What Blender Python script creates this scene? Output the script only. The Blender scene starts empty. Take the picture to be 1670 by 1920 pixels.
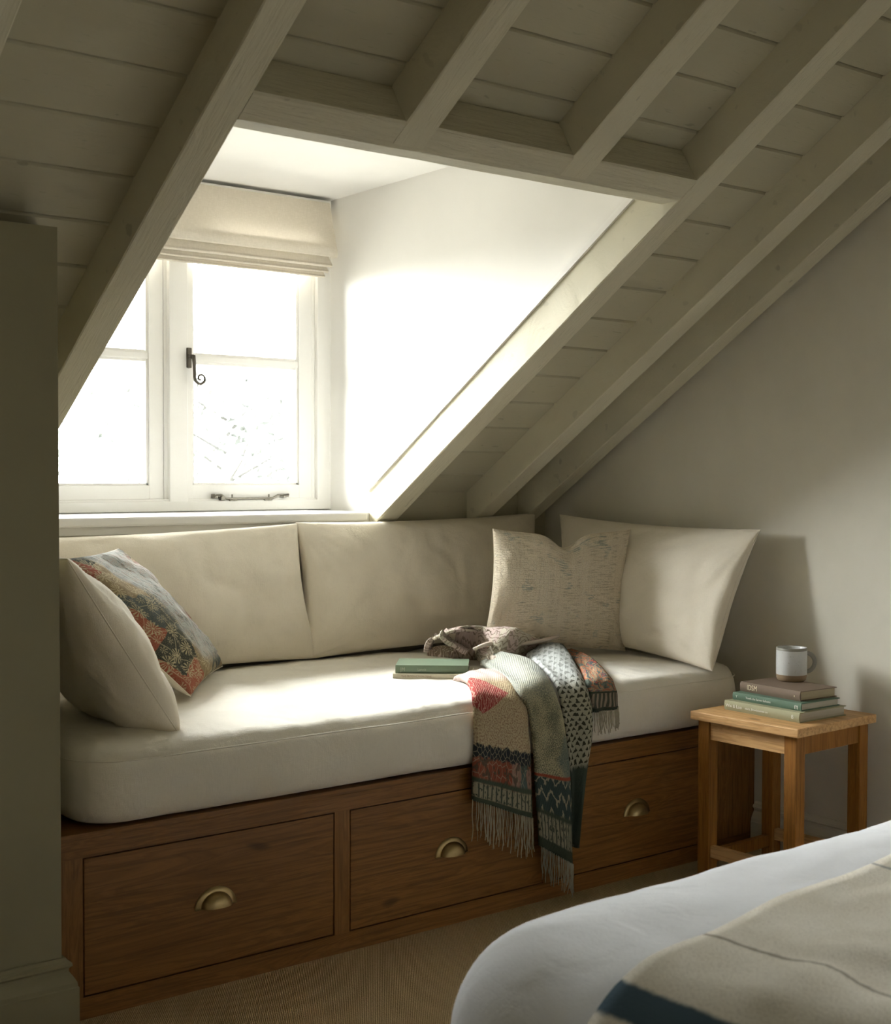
import bpy, bmesh, math, random
from mathutils import Vector, Matrix, noise
random.seed(7)
col = bpy.context.scene.collection
R = math.radians

# ------------------------------------------------------------------ camera
YAW, PITCH, ROLL, FPX = R(37.9055), R(-1.6194), R(0.1204), 2516.78
fwd = Vector((math.sin(YAW)*math.cos(PITCH), math.cos(YAW)*math.cos(PITCH), math.sin(PITCH)))
rt0 = Vector((math.cos(YAW), -math.sin(YAW), 0)); up0 = rt0.cross(fwd)
rt = rt0*math.cos(ROLL)+up0*math.sin(ROLL); up = -rt0*math.sin(ROLL)+up0*math.cos(ROLL)
EYE = Vector((0, -2.670, 1.15))
cam = bpy.data.cameras.new('camera'); co = bpy.data.objects.new('camera', cam); col.objects.link(co)
M = Matrix((rt, up, -fwd)).transposed().to_4x4(); M.translation = EYE
co.matrix_world = M
cam.sensor_fit = 'HORIZONTAL'; cam.sensor_width = 36; cam.lens = FPX/1670*36
cam.clip_start = .05; cam.dof.use_dof = True; cam.dof.focus_distance = 3.6; cam.dof.aperture_fstop = 8
bpy.context.scene.camera = co

def at(px, py, x=None, y=None, z=None):
    """a point of the photo on the plane x=, y= or z="""
    d = rt*((px-835)/FPX) - up*((py-960)/FPX) + fwd
    if x is not None: t = (x-EYE.x)/d.x
    elif y is not None: t = (y-EYE.y)/d.y
    else: t = (z-EYE.z)/d.z
    return EYE+d*t

# ------------------------------------------------------------------ nodes
class Mat:
    def __init__(s, name, rough=.8, spec=.3):
        s.m = bpy.data.materials.new(name); s.m.use_nodes = True
        s.nt = s.m.node_tree; s.b = s.nt.nodes['Principled BSDF']
        s.b.inputs['Roughness'].default_value = rough
        s.b.inputs['Specular IOR Level'].default_value = spec
    def n(s, t, props=None, **inp):
        nd = s.nt.nodes.new(t)
        for k, v in (props or {}).items(): setattr(nd, k, v)
        for k, v in inp.items():
            k = int(k[1:]) if k[0] == '_' and k[1:].isdigit() else k.replace('_', ' ')
            s.set(nd.inputs[k], v)
        return nd
    def set(s, sock, v):
        if isinstance(v, bpy.types.NodeSocket): s.nt.links.new(v, sock)
        elif isinstance(v, (tuple, list)) and len(v) == 3 and sock.type == 'RGBA': sock.default_value = (*v, 1)
        else: sock.default_value = v
    def out(s, nd, i=0): return nd.outputs[i]
    def math(s, op, a, b=0., c=0., clamp=False):
        return s.n('ShaderNodeMath', {'operation': op, 'use_clamp': clamp}, _0=a, _1=b, _2=c).outputs[0]
    def mix(s, f, a, b, mode='MIX'):
        nd = s.n('ShaderNodeMix', {'data_type': 'RGBA', 'blend_type': mode})
        s.set(nd.inputs[0], f); s.set(nd.inputs[6], a); s.set(nd.inputs[7], b)
        return nd.outputs[2]
    def coord(s, kind='Object', scale=(1, 1, 1), rot=(0, 0, 0), loc=(0, 0, 0)):
        tc = s.n('ShaderNodeTexCoord')
        mp = s.n('ShaderNodeMapping', None, Vector=tc.outputs[kind], Location=loc, Rotation=rot, Scale=scale)
        return mp.outputs[0]
    def noise(s, vec, scale, detail=3, rough=.5, dist=0., out=0):
        return s.n('ShaderNodeTexNoise', None, Vector=vec, Scale=scale, Detail=detail, Roughness=rough, Distortion=dist).outputs[out]
    def ramp(s, fac, stops, interp='LINEAR'):
        nd = s.n('ShaderNodeValToRGB', None, Fac=fac); r = nd.color_ramp; r.interpolation = interp
        while len(r.elements) < len(stops): r.elements.new(.5)
        for e, (p, c) in zip(r.elements, stops):
            e.position = p; e.color = (c, c, c, 1) if isinstance(c, (int, float)) else (*c, 1)
        return nd.outputs[0]
    def step(s, v, edge, soft=.01):   # 0 below the edge, 1 above
        return s.n('ShaderNodeMapRange', {'interpolation_type': 'SMOOTHSTEP'}, Value=v, From_Min=edge-soft, From_Max=edge+soft).outputs[0]
    def band(s, v, a, b, soft=.006):
        return s.math('MULTIPLY', s.step(v, a, soft), s.math('SUBTRACT', 1., s.step(v, b, soft)))
    def bump(s, h, strength=.3, dist=.002, prev=None):
        nd = s.n('ShaderNodeBump', None, Strength=strength, Distance=dist, Height=h)
        if prev is not None: s.set(nd.inputs['Normal'], prev)
        return nd.outputs[0]
    def color(s, c): s.set(s.b.inputs['Base Color'], c); return s
    def normal(s, nn): s.set(s.b.inputs['Normal'], nn); return s

def paint(name, c, rough=.7, grain=None, dirt=.06, bumpk=.15, gk=.85):
    m = Mat(name, rough, .25)
    v = m.coord('Object')
    n1 = m.noise(v, 3.2, 4, .6)
    base = m.mix(m.ramp(n1, [(.3, 0.), (.7, 1.)]), tuple(x*(1-dirt) for x in c), tuple(min(1, x*(1+dirt*.4)) for x in c))
    h = m.noise(v, 140, 3, .6)
    nn = m.bump(h, bumpk, .001)
    if grain:      # brushed paint over old timber: long shallow grain, a few checks and knots
        g = m.coord('Object', scale=grain)
        w = m.noise(g, 9, 6, .65, .6)
        nn = m.bump(w, gk, .006, nn)
        knots = m.noise(m.coord('Object', scale=tuple(3 if k > 1 else 1 for k in grain)), 13, 2, .5)
        k = m.step(knots, .735, .015)
        ck = m.step(m.noise(g, 22, 2, .5, .3), .70, .02)
        base = m.mix(m.math('MULTIPLY', m.math('MAXIMUM', k, m.math('MULTIPLY', ck, .5)), .35), base, tuple(x*.35 for x in c))
    m.color(base).normal(nn)
    return m.m

def oak(name, axis, c1, c2, rough=.45):
    m = Mat(name, rough, .35)
    sc = [9, 9, 9]; sc[axis] = .8
    v = m.coord('Object', scale=tuple(sc))
    d = m.noise(v, 1.1, 2, .5, 0, 1)
    v2 = m.n('ShaderNodeVectorMath', {'operation': 'ADD'}, _0=v, _1=d).outputs[0]
    big = m.noise(v2, 1.6, 5, .6, 1.2)
    sc2 = [120, 120, 120]; sc2[axis] = 3.5
    fine = m.noise(m.coord('Object', scale=tuple(sc2)), 1., 3, .6)
    rings = m.math('FRACT', m.math('MULTIPLY', big, 9.))
    base = m.mix(m.ramp(rings, [(0, .15), (.45, .9), (1, .2)]), c2, c1)
    base = m.mix(m.math('MULTIPLY', m.step(fine, .56, .05), .45), base, tuple(x*.45 for x in c2))
    tone = m.noise(m.coord('Object'), 2.2, 2, .5)
    base = m.mix(m.math('MULTIPLY', m.step(tone, .5, .25), .35), base, tuple(x*.7 for x in c2))
    kn = m.noise(m.coord('Object', scale=tuple(2.2 if i == axis else 7 for i in range(3))), 1.7, 1, .4)
    base = m.mix(m.math('MULTIPLY', m.step(kn, .745, .02), .7), base, tuple(x*.25 for x in c2))
    m.color(base).normal(m.bump(fine, .22, .0008))
    m.set(m.b.inputs['Roughness'], m.math('ADD', rough-.08, m.math('MULTIPLY', fine, .2)))
    return m.m

def linen(name, c, c2=None, scale=520, slub=.5, wr=.35, uv=False):
    m = Mat(name, .92, .12)
    m.set(m.b.inputs['Sheen Weight'], .25)
    v = m.coord('Object')
    a = m.noise(m.coord('Object', scale=(1, 1, 14)), scale*.16, 3, .6)
    b = m.noise(m.coord('Object', scale=(14, 14, 1)), scale*.05, 3, .6)
    w = m.math('ADD', a, b)
    big = m.noise(v, 7, 4, .55)
    base = m.mix(m.ramp(big, [(.3, 0.), (.7, 1.)]), c2 or tuple(x*.92 for x in c), c)
    base = m.mix(m.math('MULTIPLY', m.step(w, 1.12, .12), .14), base, tuple(x*.72 for x in c))
    nn = m.bump(w, slub, .0012)
    nn = m.bump(m.noise(v, 11, 3, .5, .5), wr, .010, nn)
    m.color(base).normal(nn)
    return m.m

MT = {}
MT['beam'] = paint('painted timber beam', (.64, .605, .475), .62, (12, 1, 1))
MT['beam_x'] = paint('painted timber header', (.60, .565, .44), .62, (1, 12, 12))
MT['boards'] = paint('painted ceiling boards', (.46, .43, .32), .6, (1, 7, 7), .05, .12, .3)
MT['wall'] = paint('warm white plaster', (.80, .76, .65), .85, None, .05)
MT['gable'] = paint('limewash gable plaster', (.72, .69, .60), .85, None, .08)
MT['dormer'] = paint('white dormer plaster', (.82, .805, .77), .85, None, .03)
MT['joinery'] = paint('off white joinery', (.84, .83, .80), .4, None, .03, .08)
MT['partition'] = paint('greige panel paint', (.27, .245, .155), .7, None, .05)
MT['oak_x'] = oak('oak long grain', 0, (.27, .120, .030), (.165, .067, .013))
MT['oak_z'] = oak('oak upright grain', 2, (.28, .128, .034), (.175, .073, .015))
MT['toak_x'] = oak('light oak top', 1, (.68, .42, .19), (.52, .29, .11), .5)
MT['toak_shade'] = oak('light oak upright shaded', 2, (.36, .155, .03), (.25, .10, .016), .5)  # darker copy of the table oak: shade on legs and front put into colour
MT['linen'] = linen('cream linen', (.88, .81, .685), wr=.45)
MT['linen_seat'] = linen('cream linen mattress', (.86, .82, .73), wr=.55)
MT['duvet'] = linen('white washed linen', (.80, .82, .86), wr=.6)

def simple(name, c, rough=.5, metal=0., spec=.4):
    m = Mat(name, rough, spec); m.set(m.b.inputs['Metallic'], metal); m.color(c); return m.m
def metal(name, c, rough):
    m = Mat(name, rough, .5); m.set(m.b.inputs['Metallic'], 1.)
    n1 = m.noise(m.coord('Object'), 60, 4, .6)
    m.color(m.mix(n1, tuple(x*.55 for x in c), c)); m.set(m.b.inputs['Roughness'], m.math('ADD', rough-.1, m.math('MULTIPLY', n1, .25)))
    return m.m
MT['brass'] = metal('aged brass', (.46, .34, .16), .38)
MT['iron'] = metal('pewter iron', (.13, .115, .095), .5)
MT['steel'] = metal('worn nickel', (.24, .225, .19), .4)
MT['dark'] = simple('painted recess shade', (.03, .018, .008), .9)  # near-black carcass colour paints in the shade behind the drawer gaps

def glass():
    m = bpy.data.materials.new('window glass'); m.use_nodes = True; nt = m.node_tree; nt.nodes.clear()
    o = nt.nodes.new('ShaderNodeOutputMaterial'); mx = nt.nodes.new('ShaderNodeMixShader'); t = nt.nodes.new('ShaderNodeBsdfTransparent')
    g = nt.nodes.new('ShaderNodeBsdfGlossy'); g.inputs['Roughness'].default_value = .02; f = nt.nodes.new('ShaderNodeFresnel'); f.inputs['IOR'].default_value = 1.25
    t.inputs['Color'].default_value = (.97, .98, .97, 1)
    nt.links.new(f.outputs[0], mx.inputs[0]); nt.links.new(t.outputs[0], mx.inputs[1]); nt.links.new(g.outputs[0], mx.inputs[2]); nt.links.new(mx.outputs[0], o.inputs[0])
    return m
MT['glass'] = glass()

def carpet():
    m = Mat('ribbed wool carpet', .97, .05)
    v = m.coord('Object', rot=(0, 0, R(35)))
    w = m.n('ShaderNodeTexWave', {'wave_type': 'BANDS', 'bands_direction': 'X', 'wave_profile': 'SIN'}, Vector=v, Scale=80., Distortion=2.2, Detail=2., Detail_Scale=6.).outputs[0]
    kn = m.noise(m.coord('Object', rot=(0, 0, R(35)), scale=(1, .35, 1)), 330, 2, .5)
    h = m.math('ADD', m.math('MULTIPLY', w, .45), m.math('MULTIPLY', kn, .8))
    base = m.mix(h, (.33, .235, .11), (.74, .56, .32))
    base = m.mix(m.math('MULTIPLY', m.noise(m.coord('Object'), 2.5, 3), .35), base, (.42, .32, .19))
    m.color(base).normal(m.bump(h, .9, .006)); return m.m
MT['carpet'] = carpet()

# ------------------------------------------------------------------ meshes
def tag(o, label=None, cat=None, group=None, kind=None):
    if label: o['label'] = label
    if cat: o['category'] = cat
    if group: o['group'] = group
    if kind: o['kind'] = kind
    return o
def link(name, me, mats, parent=None, smooth=False):
    o = bpy.data.objects.new(name, me); col.objects.link(o)
    for m in (mats if isinstance(mats, (list, tuple)) else [mats]): me.materials.append(m)
    if smooth:
        for p in me.polygons: p.use_smooth = True
    if parent:
        o.parent = parent
        o.matrix_parent_inverse = parent.matrix_world.inverted()
    return o
def empty(name, loc, label=None, cat=None, group=None, kind=None):
    o = bpy.data.objects.new(name, None); col.objects.link(o); o.location = loc; o.empty_display_size = .05
    o.matrix_world = Matrix.Translation(loc)
    return tag(o, label, cat, group, kind)
class MB:
    """collects shapes into one mesh"""
    def __init__(s): s.bm = bmesh.new(); s.uv = s.bm.loops.layers.uv.new('UVMap')
    def box(s, a, b, mat=0, xf=None, bev=0.):
        r = bmesh.ops.create_cube(s.bm, size=1); vs = r['verts']
        c = (Vector(a)+Vector(b))/2; d = Vector(b)-Vector(a)
        for v in vs: v.co = Vector((v.co.x*d.x, v.co.y*d.y, v.co.z*d.z))+c
        fs = list({f for v in vs for f in v.link_faces})
        for f in fs: f.material_index = mat
        if bev > 0:
            es = list({e for v in vs for e in v.link_edges})
            rr = bmesh.ops.bevel(s.bm, geom=es, offset=bev, segments=2, affect='EDGES', profile=.6)
            for f in rr['faces']: f.material_index = mat
            vs = list({v for f in rr['faces'] for v in f.verts} | {v for v in vs if v.is_valid})
        if xf:
            for v in vs: v.co = xf(v.co)
        return vs
    def prism(s, prof, a0, a1, axis=0, mat=0):
        """prof: list of 2-D points in the other two axes (in order), extruded along the axis"""
        def P(p, a):
            if axis == 0: return (a, p[0], p[1])
            if axis == 1: return (p[0], a, p[1])
            return (p[0], p[1], a)
        v0 = [s.bm.verts.new(P(p, a0)) for p in prof]; v1 = [s.bm.verts.new(P(p, a1)) for p in prof]
        n = len(prof); fs = [s.bm.faces.new(v0), s.bm.faces.new(v1[::-1])]
        for i in range(n): fs.append(s.bm.faces.new((v0[i], v1[i], v1[(i+1) % n], v0[(i+1) % n])))
        for f in fs: f.material_index = mat
        return v0+v1
    def tube(s, pts, r, seg=8, mat=0, flat=1.):
        pts = [Vector(p) for p in pts]; rings = []
        n = len(pts)
        rr = r if isinstance(r, (list, tuple)) else [r]*n
        u = None
        for i, p in enumerate(pts):
            t = (pts[min(i+1, n-1)]-pts[max(i-1, 0)]).normalized()
            if u is None:
                u = t.cross(Vector((0, 0, 1)));
                if u.length < .1: u = t.cross(Vector((1, 0, 0)))
            u = (u-t*u.dot(t)).normalized(); w = t.cross(u)
            rings.append([s.bm.verts.new(p+(u*math.cos(k*2*math.pi/seg)+w*math.sin(k*2*math.pi/seg)*flat)*rr[i]) for k in range(seg)])
        for a, b in zip(rings, rings[1:]):
            for k in range(seg):
                f = s.bm.faces.new((a[k], a[(k+1) % seg], b[(k+1) % seg], b[k])); f.material_index = mat; f.smooth = True
        for ring in (rings[0][::-1], rings[-1]):
            f = s.bm.faces.new(ring); f.material_index = mat
    def lathe(s, prof, c, seg=48, mat=0, mats=None):
        rings = []
        for r, z in prof:
            rings.append([s.bm.verts.new((c[0]+r*math.cos(k*2*math.pi/seg), c[1]+r*math.sin(k*2*math.pi/seg), c[2]+z)) for k in range(seg)] if r > 1e-6 else [s.bm.verts.new((c[0], c[1], c[2]+z))])
        for i, (a, b) in enumerate(zip(rings, rings[1:])):
            for k in range(seg):
                q = [a[k % len(a)], a[(k+1) % len(a)], b[(k+1) % len(b)], b[k % len(b)]]
                q2 = []
                for v in q:
                    if v not in q2: q2.append(v)
                if len(q2) > 2:
                    f = s.bm.faces.new(q2); f.smooth = True; f.material_index = mats[i] if mats else mat
    def grid(s, P, mat=0, uvf=None, closeu=False):
        """P[i][j] points"""
        V = [[s.bm.verts.new(p) for p in row] for row in P]
        ni, nj = len(P), len(P[0])
        for i in range(ni-1):
            for j in range(nj-1):
                f = s.bm.faces.new((V[i][j], V[i][j+1], V[i+1][j+1], V[i+1][j])); f.material_index = mat; f.smooth = True
                for l, (a, b) in zip(f.loops, ((i, j), (i, j+1), (i+1, j+1), (i+1, j))):
                    l[s.uv].uv = uvf(a, b) if uvf else (b/(nj-1), a/(ni-1))
        return V
    def build(s, name, mats, parent=None, smooth=False, recalc=True):
        if recalc: bmesh.ops.recalc_face_normals(s.bm, faces=s.bm.faces)
        me = bpy.data.meshes.new(name); s.bm.to_mesh(me); s.bm.free()
        return link(name, me, mats, parent, smooth)
def part(name, mat, parent, *boxes, bev=.0):
    m = MB()
    for a, b in boxes: m.box(a, b, bev=bev)
    return m.build(name, mat, parent)
def struct(name, mb, mat): return tag(mb.build(name, mat), kind='structure')

T = math.tan(R(32.53)); Z0, ZB = 1.591, 1.710      # rafter undersides, board undersides: z = Z0 - T*y
YK, XR, YW, ZC = .98, 3.30, 1.36, 2.11             # knee wall, gable wall, window wall, dormer ceiling
RIDGE = -2.2
def zr(y): return Z0-T*y
def zb(y): return ZB-T*y

# ------------------------------------------------------------------ the room
m = MB(); m.box((-3.2, -5.6, -.05), (3.45, 1.2, 0)); struct('floor', m, MT['carpet'])
WY0, WY1, WZ0, WZ1 = -3.95, -2.74, .68, 1.76      # unseen window added to the gable behind the viewer's right shoulder, for fill light
m = MB()
for pr in ([(YK+.1, 0), (YK+.1, zb(YK)+.2), (RIDGE, zb(RIDGE)+.25), (WY1, 2.78), (WY1, 0)], [(WY0, 0), (WY0, 2.3), (-5.5, 1.35), (-5.5, 0)],
           [(WY1, 0), (WY1, WZ0), (WY0, WZ0), (WY0, 0)], [(WY1, WZ1), (WY1, 2.78), (WY0, 2.3), (WY0, WZ1)]): m.prism(pr, XR, XR+.1, 0)
struct('wall_right', m, MT['gable'])
w3 = empty('added_fill_window', (XR+.05, (WY0+WY1)/2, WZ0), kind='structure')
m = MB(); X0, X1 = XR+.02, XR+.08
m.box((X0, WY0, WZ0), (X1, WY0+.05, WZ1)); m.box((X0, WY1-.05, WZ0), (X1, WY1, WZ1)); m.box((X0, WY0, WZ0), (X1, WY1, WZ0+.05)); m.box((X0, WY0, WZ1-.05), (X1, WY1, WZ1))
m.build('window_frame', MT['joinery'], w3)
part('pane', MT['glass'], w3, ((XR+.047, WY0+.02, WZ0+.02), (XR+.053, WY1-.02, WZ1-.02)))
m = MB(); m.prism([(YK+.1, 0), (YK+.1, zb(YK)+.2), (RIDGE, zb(RIDGE)+.25), (-5.5, .9), (-5.5, 0)], -3.1, -3.0, 0); struct('wall_left', m, MT['wall'])
m = MB(); m.box((-3.0, YK, 0), (XR, YK+.08, .992)); m.box((-3, YK, .99), (1.2, YK+.08, zb(YK)+.03)); struct('wall_back', m, MT['wall'])
m = MB(); m.box((2.603, YK-.004, .60), (XR, YK+.08, zb(YK)+.03)); struct('wall_knee', m, MT['boards'])
m = MB(); m.box((-3.1, -5.6, 0), (XR+.1, -5.5, 1.25)); struct('wall_front', m, MT['wall'])
m = MB()      # the far slope of the roof, behind the viewer
SL = (zb(RIDGE)+.01-1.05)/3.4
def zf(y): return 1.05+SL*(y+5.6)
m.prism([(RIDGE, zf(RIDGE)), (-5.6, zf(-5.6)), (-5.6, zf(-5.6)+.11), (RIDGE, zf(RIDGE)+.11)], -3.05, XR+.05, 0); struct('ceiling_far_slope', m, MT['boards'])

# boarded slope: every board runs along x, a lapped shadow joint between two
m = MB(); pitch = .120; y0 = .045+pitch*8
k = 0
ys = [YK+.06]
y = .045+pitch*7
while y > RIDGE: ys.append(y); y -= pitch
ys.append(RIDGE-.05)
def strip(x0, x1, ya, yb):      # ya > yb (ya is the lower edge of the board)
    g = .006
    prof = [(ya-.0022, zb(ya)+.024), (ya-.0022, zb(ya)+.0040), (ya-.0052, zb(ya-.0052)), (yb+.0042, zb(yb+.0042)), (yb+.0030, zb(yb)+.0022), (yb+.0030, zb(yb)+.024)]
    m.prism(prof, x0, x1, 0)
OX0, OX1, OY = 1.281, 2.52, -.335
for ya, yb in zip(ys, ys[1:]):
    if ya <= OY+.04: strip(-3.0, XR, ya, yb)
    elif yb < OY: strip(-3.0, 1.21, ya, yb); strip(2.60, XR, ya, yb); strip(1.21, 2.60, OY, yb)
    else: strip(-3.0, 1.21, ya, yb); strip(2.60, XR, ya, yb)
for a, b, c, d in ((-3.05, 1.20, YK+.08, RIDGE-.05), (2.66, XR+.05, YK+.08, RIDGE-.05), (1.20, 2.66, OY-.01, RIDGE-.05)):     # decking above the boards
    m.prism([(c, zb(c)+.023), (d, zb(d)+.023), (d, zb(d)+.06), (c, zb(c)+.06)], a, b, 0)
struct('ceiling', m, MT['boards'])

# dormer: cheeks, ceiling, window wall
cheek = [(YW+.14, .98), (YW+.14, ZC+.02), (OY-.02, ZC+.02), (OY-.02, zb(OY-.02)+.014), (YK+.01, zb(YK+.01)+.014), (YK+.01, .98)]
m = MB(); m.prism(cheek, 2.60, 2.66, 0); struct('wall_dormer_right', m, MT['dormer'])
m = MB(); m.prism(cheek, 1.14, 1.20, 0); struct('wall_dormer_left', m, MT['dormer'])
m = MB(); m.box((1.14, OY-.02, ZC), (2.66, YW+.14, ZC+.05)); m.box((1.283, OY-.018, zb(OY)-.02), (2.518, OY+.015, ZC+.02)); struct('ceiling_dormer', m, MT['dormer'])
m = MB(); m.box((1.14, YW+.005, .6), (2.66, YW+.13, 1.024)); m.box((1.14, YW+.0, 1.0), (1.42, YW+.13, ZC+.02)); m.box((1.14, YW, 2.095), (2.66, YW+.13, ZC+.02)); struct('wall_window', m, MT['dormer'])

# timber frame
def rafter(x0, x1, ya, yb, label, name='rafter'):
    m = MB(); b = .003
    dz = T*0
    def pr(zf0, zf1): return [(ya, zf0(ya)), (ya, zf1(ya)), (yb, zf1(yb)), (yb, zf0(yb))]
    V = [];  n = 40
    # softened lower arrises, very slightly wavy like old timber
    for i in range(n+1):
        t = i/n; yy = ya+(yb-ya)*t
        w1 = noise.noise(Vector((x0*9, yy*5, 1)))*.0016; w2 = noise.noise(Vector((x1*9, yy*5, 7)))*.0016; w3 = noise.noise(Vector((x0, yy*4, 3)))*.0012
        V.append([(x0+w1, yy, zb(yy)+.004), (x0+w1, yy, zr(yy)+b+w3), (x0+b+w1, yy, zr(yy)+w3), (x1-b+w2, yy, zr(yy)+w3), (x1+w2, yy, zr(yy)+b+w3), (x1+w2, yy, zb(yy)+.004)])
    m.grid(V)
    for f in m.bm.faces: f.smooth = False
    for row in (V[0], V[-1]):
        m.bm.faces.new([m.bm.verts.new(p) for p in row])
    m.bm.faces.new([m.bm.verts.new(p) for p in (V[0][0], V[0][-1], V[-1][-1], V[-1][0])])
    return tag(m.build(name, MT['beam']), label, 'beam', 'painted roof rafters')
LOW = YK-.002
rafter(.735, .81, -.095, RIDGE, 'painted rafter cut off by the upper left corner of the ceiling')
rafter(1.205, 1.281, LOW, RIDGE, 'long painted rafter crossing in front of the left side of the window')
rafter(1.637, 1.718, -.385, RIDGE, 'short painted rafter ending on the header beam, the left one of two')
rafter(2.107, 2.193, -.385, RIDGE, 'short painted rafter ending on the header beam, the right one of two')
rafter(2.52, 2.60, LOW, RIDGE, 'painted rafter with brightly lit side framing the right of the dormer opening')
rafter(2.932, 3.005, LOW, RIDGE, 'painted rafter in the boarded bay between dormer and gable wall')
rafter(3.165, 3.23, LOW, RIDGE, 'dark painted rafter running down beside the gable wall')
m = MB()
V = []; n = 60
for i in range(n+1):
    x = 1.281+(2.52-1.281)*i/n; w = noise.noise(Vector((x*5, 2, 1)))*.0018; w2 = noise.noise(Vector((x*6, 9, 1)))*.0018
    V.append([(x, -.384, 1.953), (x, -.434, 1.872+w), (x, -.430, 1.866+w), (x, -.380, 1.835+w2), (x, -.374, 1.831+w2), (x, -.317, 1.831+w2*.5), (x, -.317, 1.925)])
m.grid(V)
for f in m.bm.faces: f.smooth = False
for row in (V[0], V[-1]): m.bm.faces.new([m.bm.verts.new(p) for p in row])
m.bm.faces.new([m.bm.verts.new(p) for p in (V[0][0], V[0][-1], V[-1][-1], V[-1][0])])
tag(m.build('header_beam', MT['beam_x']), 'horizontal painted header beam over the dormer opening carrying two short rafters', 'beam')
m = MB()      # bead along the top of the lit rafter
for a, b, c, d in ((2.512, 2.602, ZB+.004, ZB+.026),):
    m.prism([(LOW, c-T*LOW), (LOW, d-T*LOW), (-.318, d+T*.318), (-.318, c+T*.318)], a, b, 0)
struct('trim_1', m, MT['joinery'])
m = MB(); m.prism([(LOW, ZB-.03-T*LOW), (LOW, ZB-T*LOW), (RIDGE, zb(RIDGE)), (RIDGE, zb(RIDGE)-.03)], 3.285, 3.30, 0); struct('trim_2', m, MT['beam'])

# partition beside the bench and skirting boards
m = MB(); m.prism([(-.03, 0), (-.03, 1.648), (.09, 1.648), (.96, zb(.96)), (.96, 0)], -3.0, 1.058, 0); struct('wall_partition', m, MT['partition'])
def skirting(path, name, mat, h=.155):
    prof = [(0, h), (.006, h), (.009, h-.006), (.016, h-.010), (.017, h-.016), (.011, h-.022), (.011, h-.028), (.019, h-.040), (.024, h-.050), (.025, h-.058), (.027, h-.060), (.027, 0), (0, 0)]
    m = MB(); rows = []
    for (x, y, nx, ny) in path: rows.append([(x+nx*p[0], y+ny*p[0], p[1]) for p in prof])
    m.grid(rows)
    for f in m.bm.faces: f.smooth = False
    for row in (rows[0], rows[-1]): m.bm.faces.new([m.bm.verts.new(p) for p in row])
    return struct(name, m, mat)
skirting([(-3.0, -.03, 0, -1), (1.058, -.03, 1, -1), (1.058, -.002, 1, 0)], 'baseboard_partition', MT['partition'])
skirting([(XR, -.002, -1, 0), (XR, -5.5, -1, 0)], 'baseboard_right', MT['gable'], .14)

# ------------------------------------------------------------------ window
win = empty('window_1', (2.0, YW, 1.04), kind='structure')
FX0, FX1, FZ0, FZ1 = 1.42, 2.59, 1.026, 2.09
ML0, ML1 = 1.968, 2.048
j = MT['joinery']
m = MB()
m.box((FX0, YW-.03, FZ0), (FX1+.012, YW+.09, FZ0+.034), bev=.003)
m.box((FX0, YW-.03, FZ1-.05), (FX1+.012, YW+.09, FZ1), bev=.003)
m.box((FX0, YW-.03, FZ0+.03), (FX0+.035, YW+.09, FZ1-.04), bev=.003)
m.box((FX1-.045, YW-.03, FZ0+.03), (FX1+.012, YW+.09, FZ1-.04), bev=.003)
m.box((FX1-.058, YW-.012, FZ0+.03), (FX1-.045, YW+.09, FZ1-.04), bev=.002)
m.box((ML0+.01, YW-.03, FZ0+.03), (ML1-.004, YW+.09, FZ1-.04), bev=.003)
m.box((ML0-.002, YW-.012, FZ0+.03), (ML0+.012, YW+.09, FZ1-.04), bev=.002)
m.box((FX0, YW-.022, FZ0+.03), (FX1-.04, YW+.09, FZ0+.04), bev=.002)
m.build('window_frame', j, win)
m = MB(); m.box((FX0-.2, .955, .996), (2.50, YW-.028, 1.024), bev=.006); m.box((1.2, .975, .99), (2.598, YW+.01, 1.022)); m.box((1.2, .965, .972), (2.49, .984, .997), bev=.003)
m.build('window_sill', j, win)
def casement(x0, x1, bar_z, lab, stl=.045, strr=.05):
    z0, z1 = FZ0+.038, FZ1-.052; y0, y1 = YW-.012, YW+.035
    c = MB()
    c.box((x0, y0, z0), (x0+stl, y1, z1), bev=.002); c.box((x1-strr, y0, z0), (x1, y1, z1), bev=.002)
    c.box((x0+stl-.002, y0+.001, z0), (x1-strr+.002, y1, z0+.048), bev=.002); c.box((x0+stl-.002, y0+.001, z1-.045), (x1-strr+.002, y1, z1), bev=.002)
    gx0, gx1 = x0+stl, x1-strr
    for (a, b) in (((gx0, y0+.008, z0+.046), (gx0+.008, y1, z1-.043)), ((gx1-.008, y0+.008, z0+.046), (gx1, y1, z1-.043)), ((gx0, y0+.008, z0+.046), (gx1, y1, z0+.055))): c.box(a, b, bev=.001)
    o = c.build('casement', j, win)
    b = MB(); b.box((gx0, y0+.004, bar_z-.011), (gx1, y1, bar_z+.011), bev=.004); b.box((gx0, y0+.012, bar_z-.019), (gx1, y1-.004, bar_z+.019), bev=.001)
    b.build('glazing_bar', j, o)
    for (a, bb) in ((z0+.045, bar_z-.008), (bar_z+.008, z1-.04)):
        part('pane', MT['glass'], o, ((gx0-.002, YW+.012, a), (gx1+.002, YW+.016, bb)))
    return o
cl = casement(FX0+.035, ML0-.004, 1.531, 'left')
cr = casement(ML1, FX1-.058, 1.531, 'right', .022, .052)
m = MB()      # monkey-tail handle and its plate
hx, hy = 2.046, YW-.035
m.box((hx-.008, hy, 1.496), (hx+.010, hy+.022, 1.562), bev=.003)
m.tube([(hx+.002, hy, 1.533), (hx+.003, hy-.02, 1.531)], .008, 10)
pts = [(hx+.004+.010*t*(2-t)*.4, hy-.022, 1.536-.072*t) for t in [i/8 for i in range(9)]]
cx, cz = hx+.030, 1.462
for i in range(28):
    a = math.pi*1.0+i*.30; rr = .0215*(1-i/34)
    pts.append((cx+rr*math.cos(a)*1.0, hy-.022, cz+rr*math.sin(a)))
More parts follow.
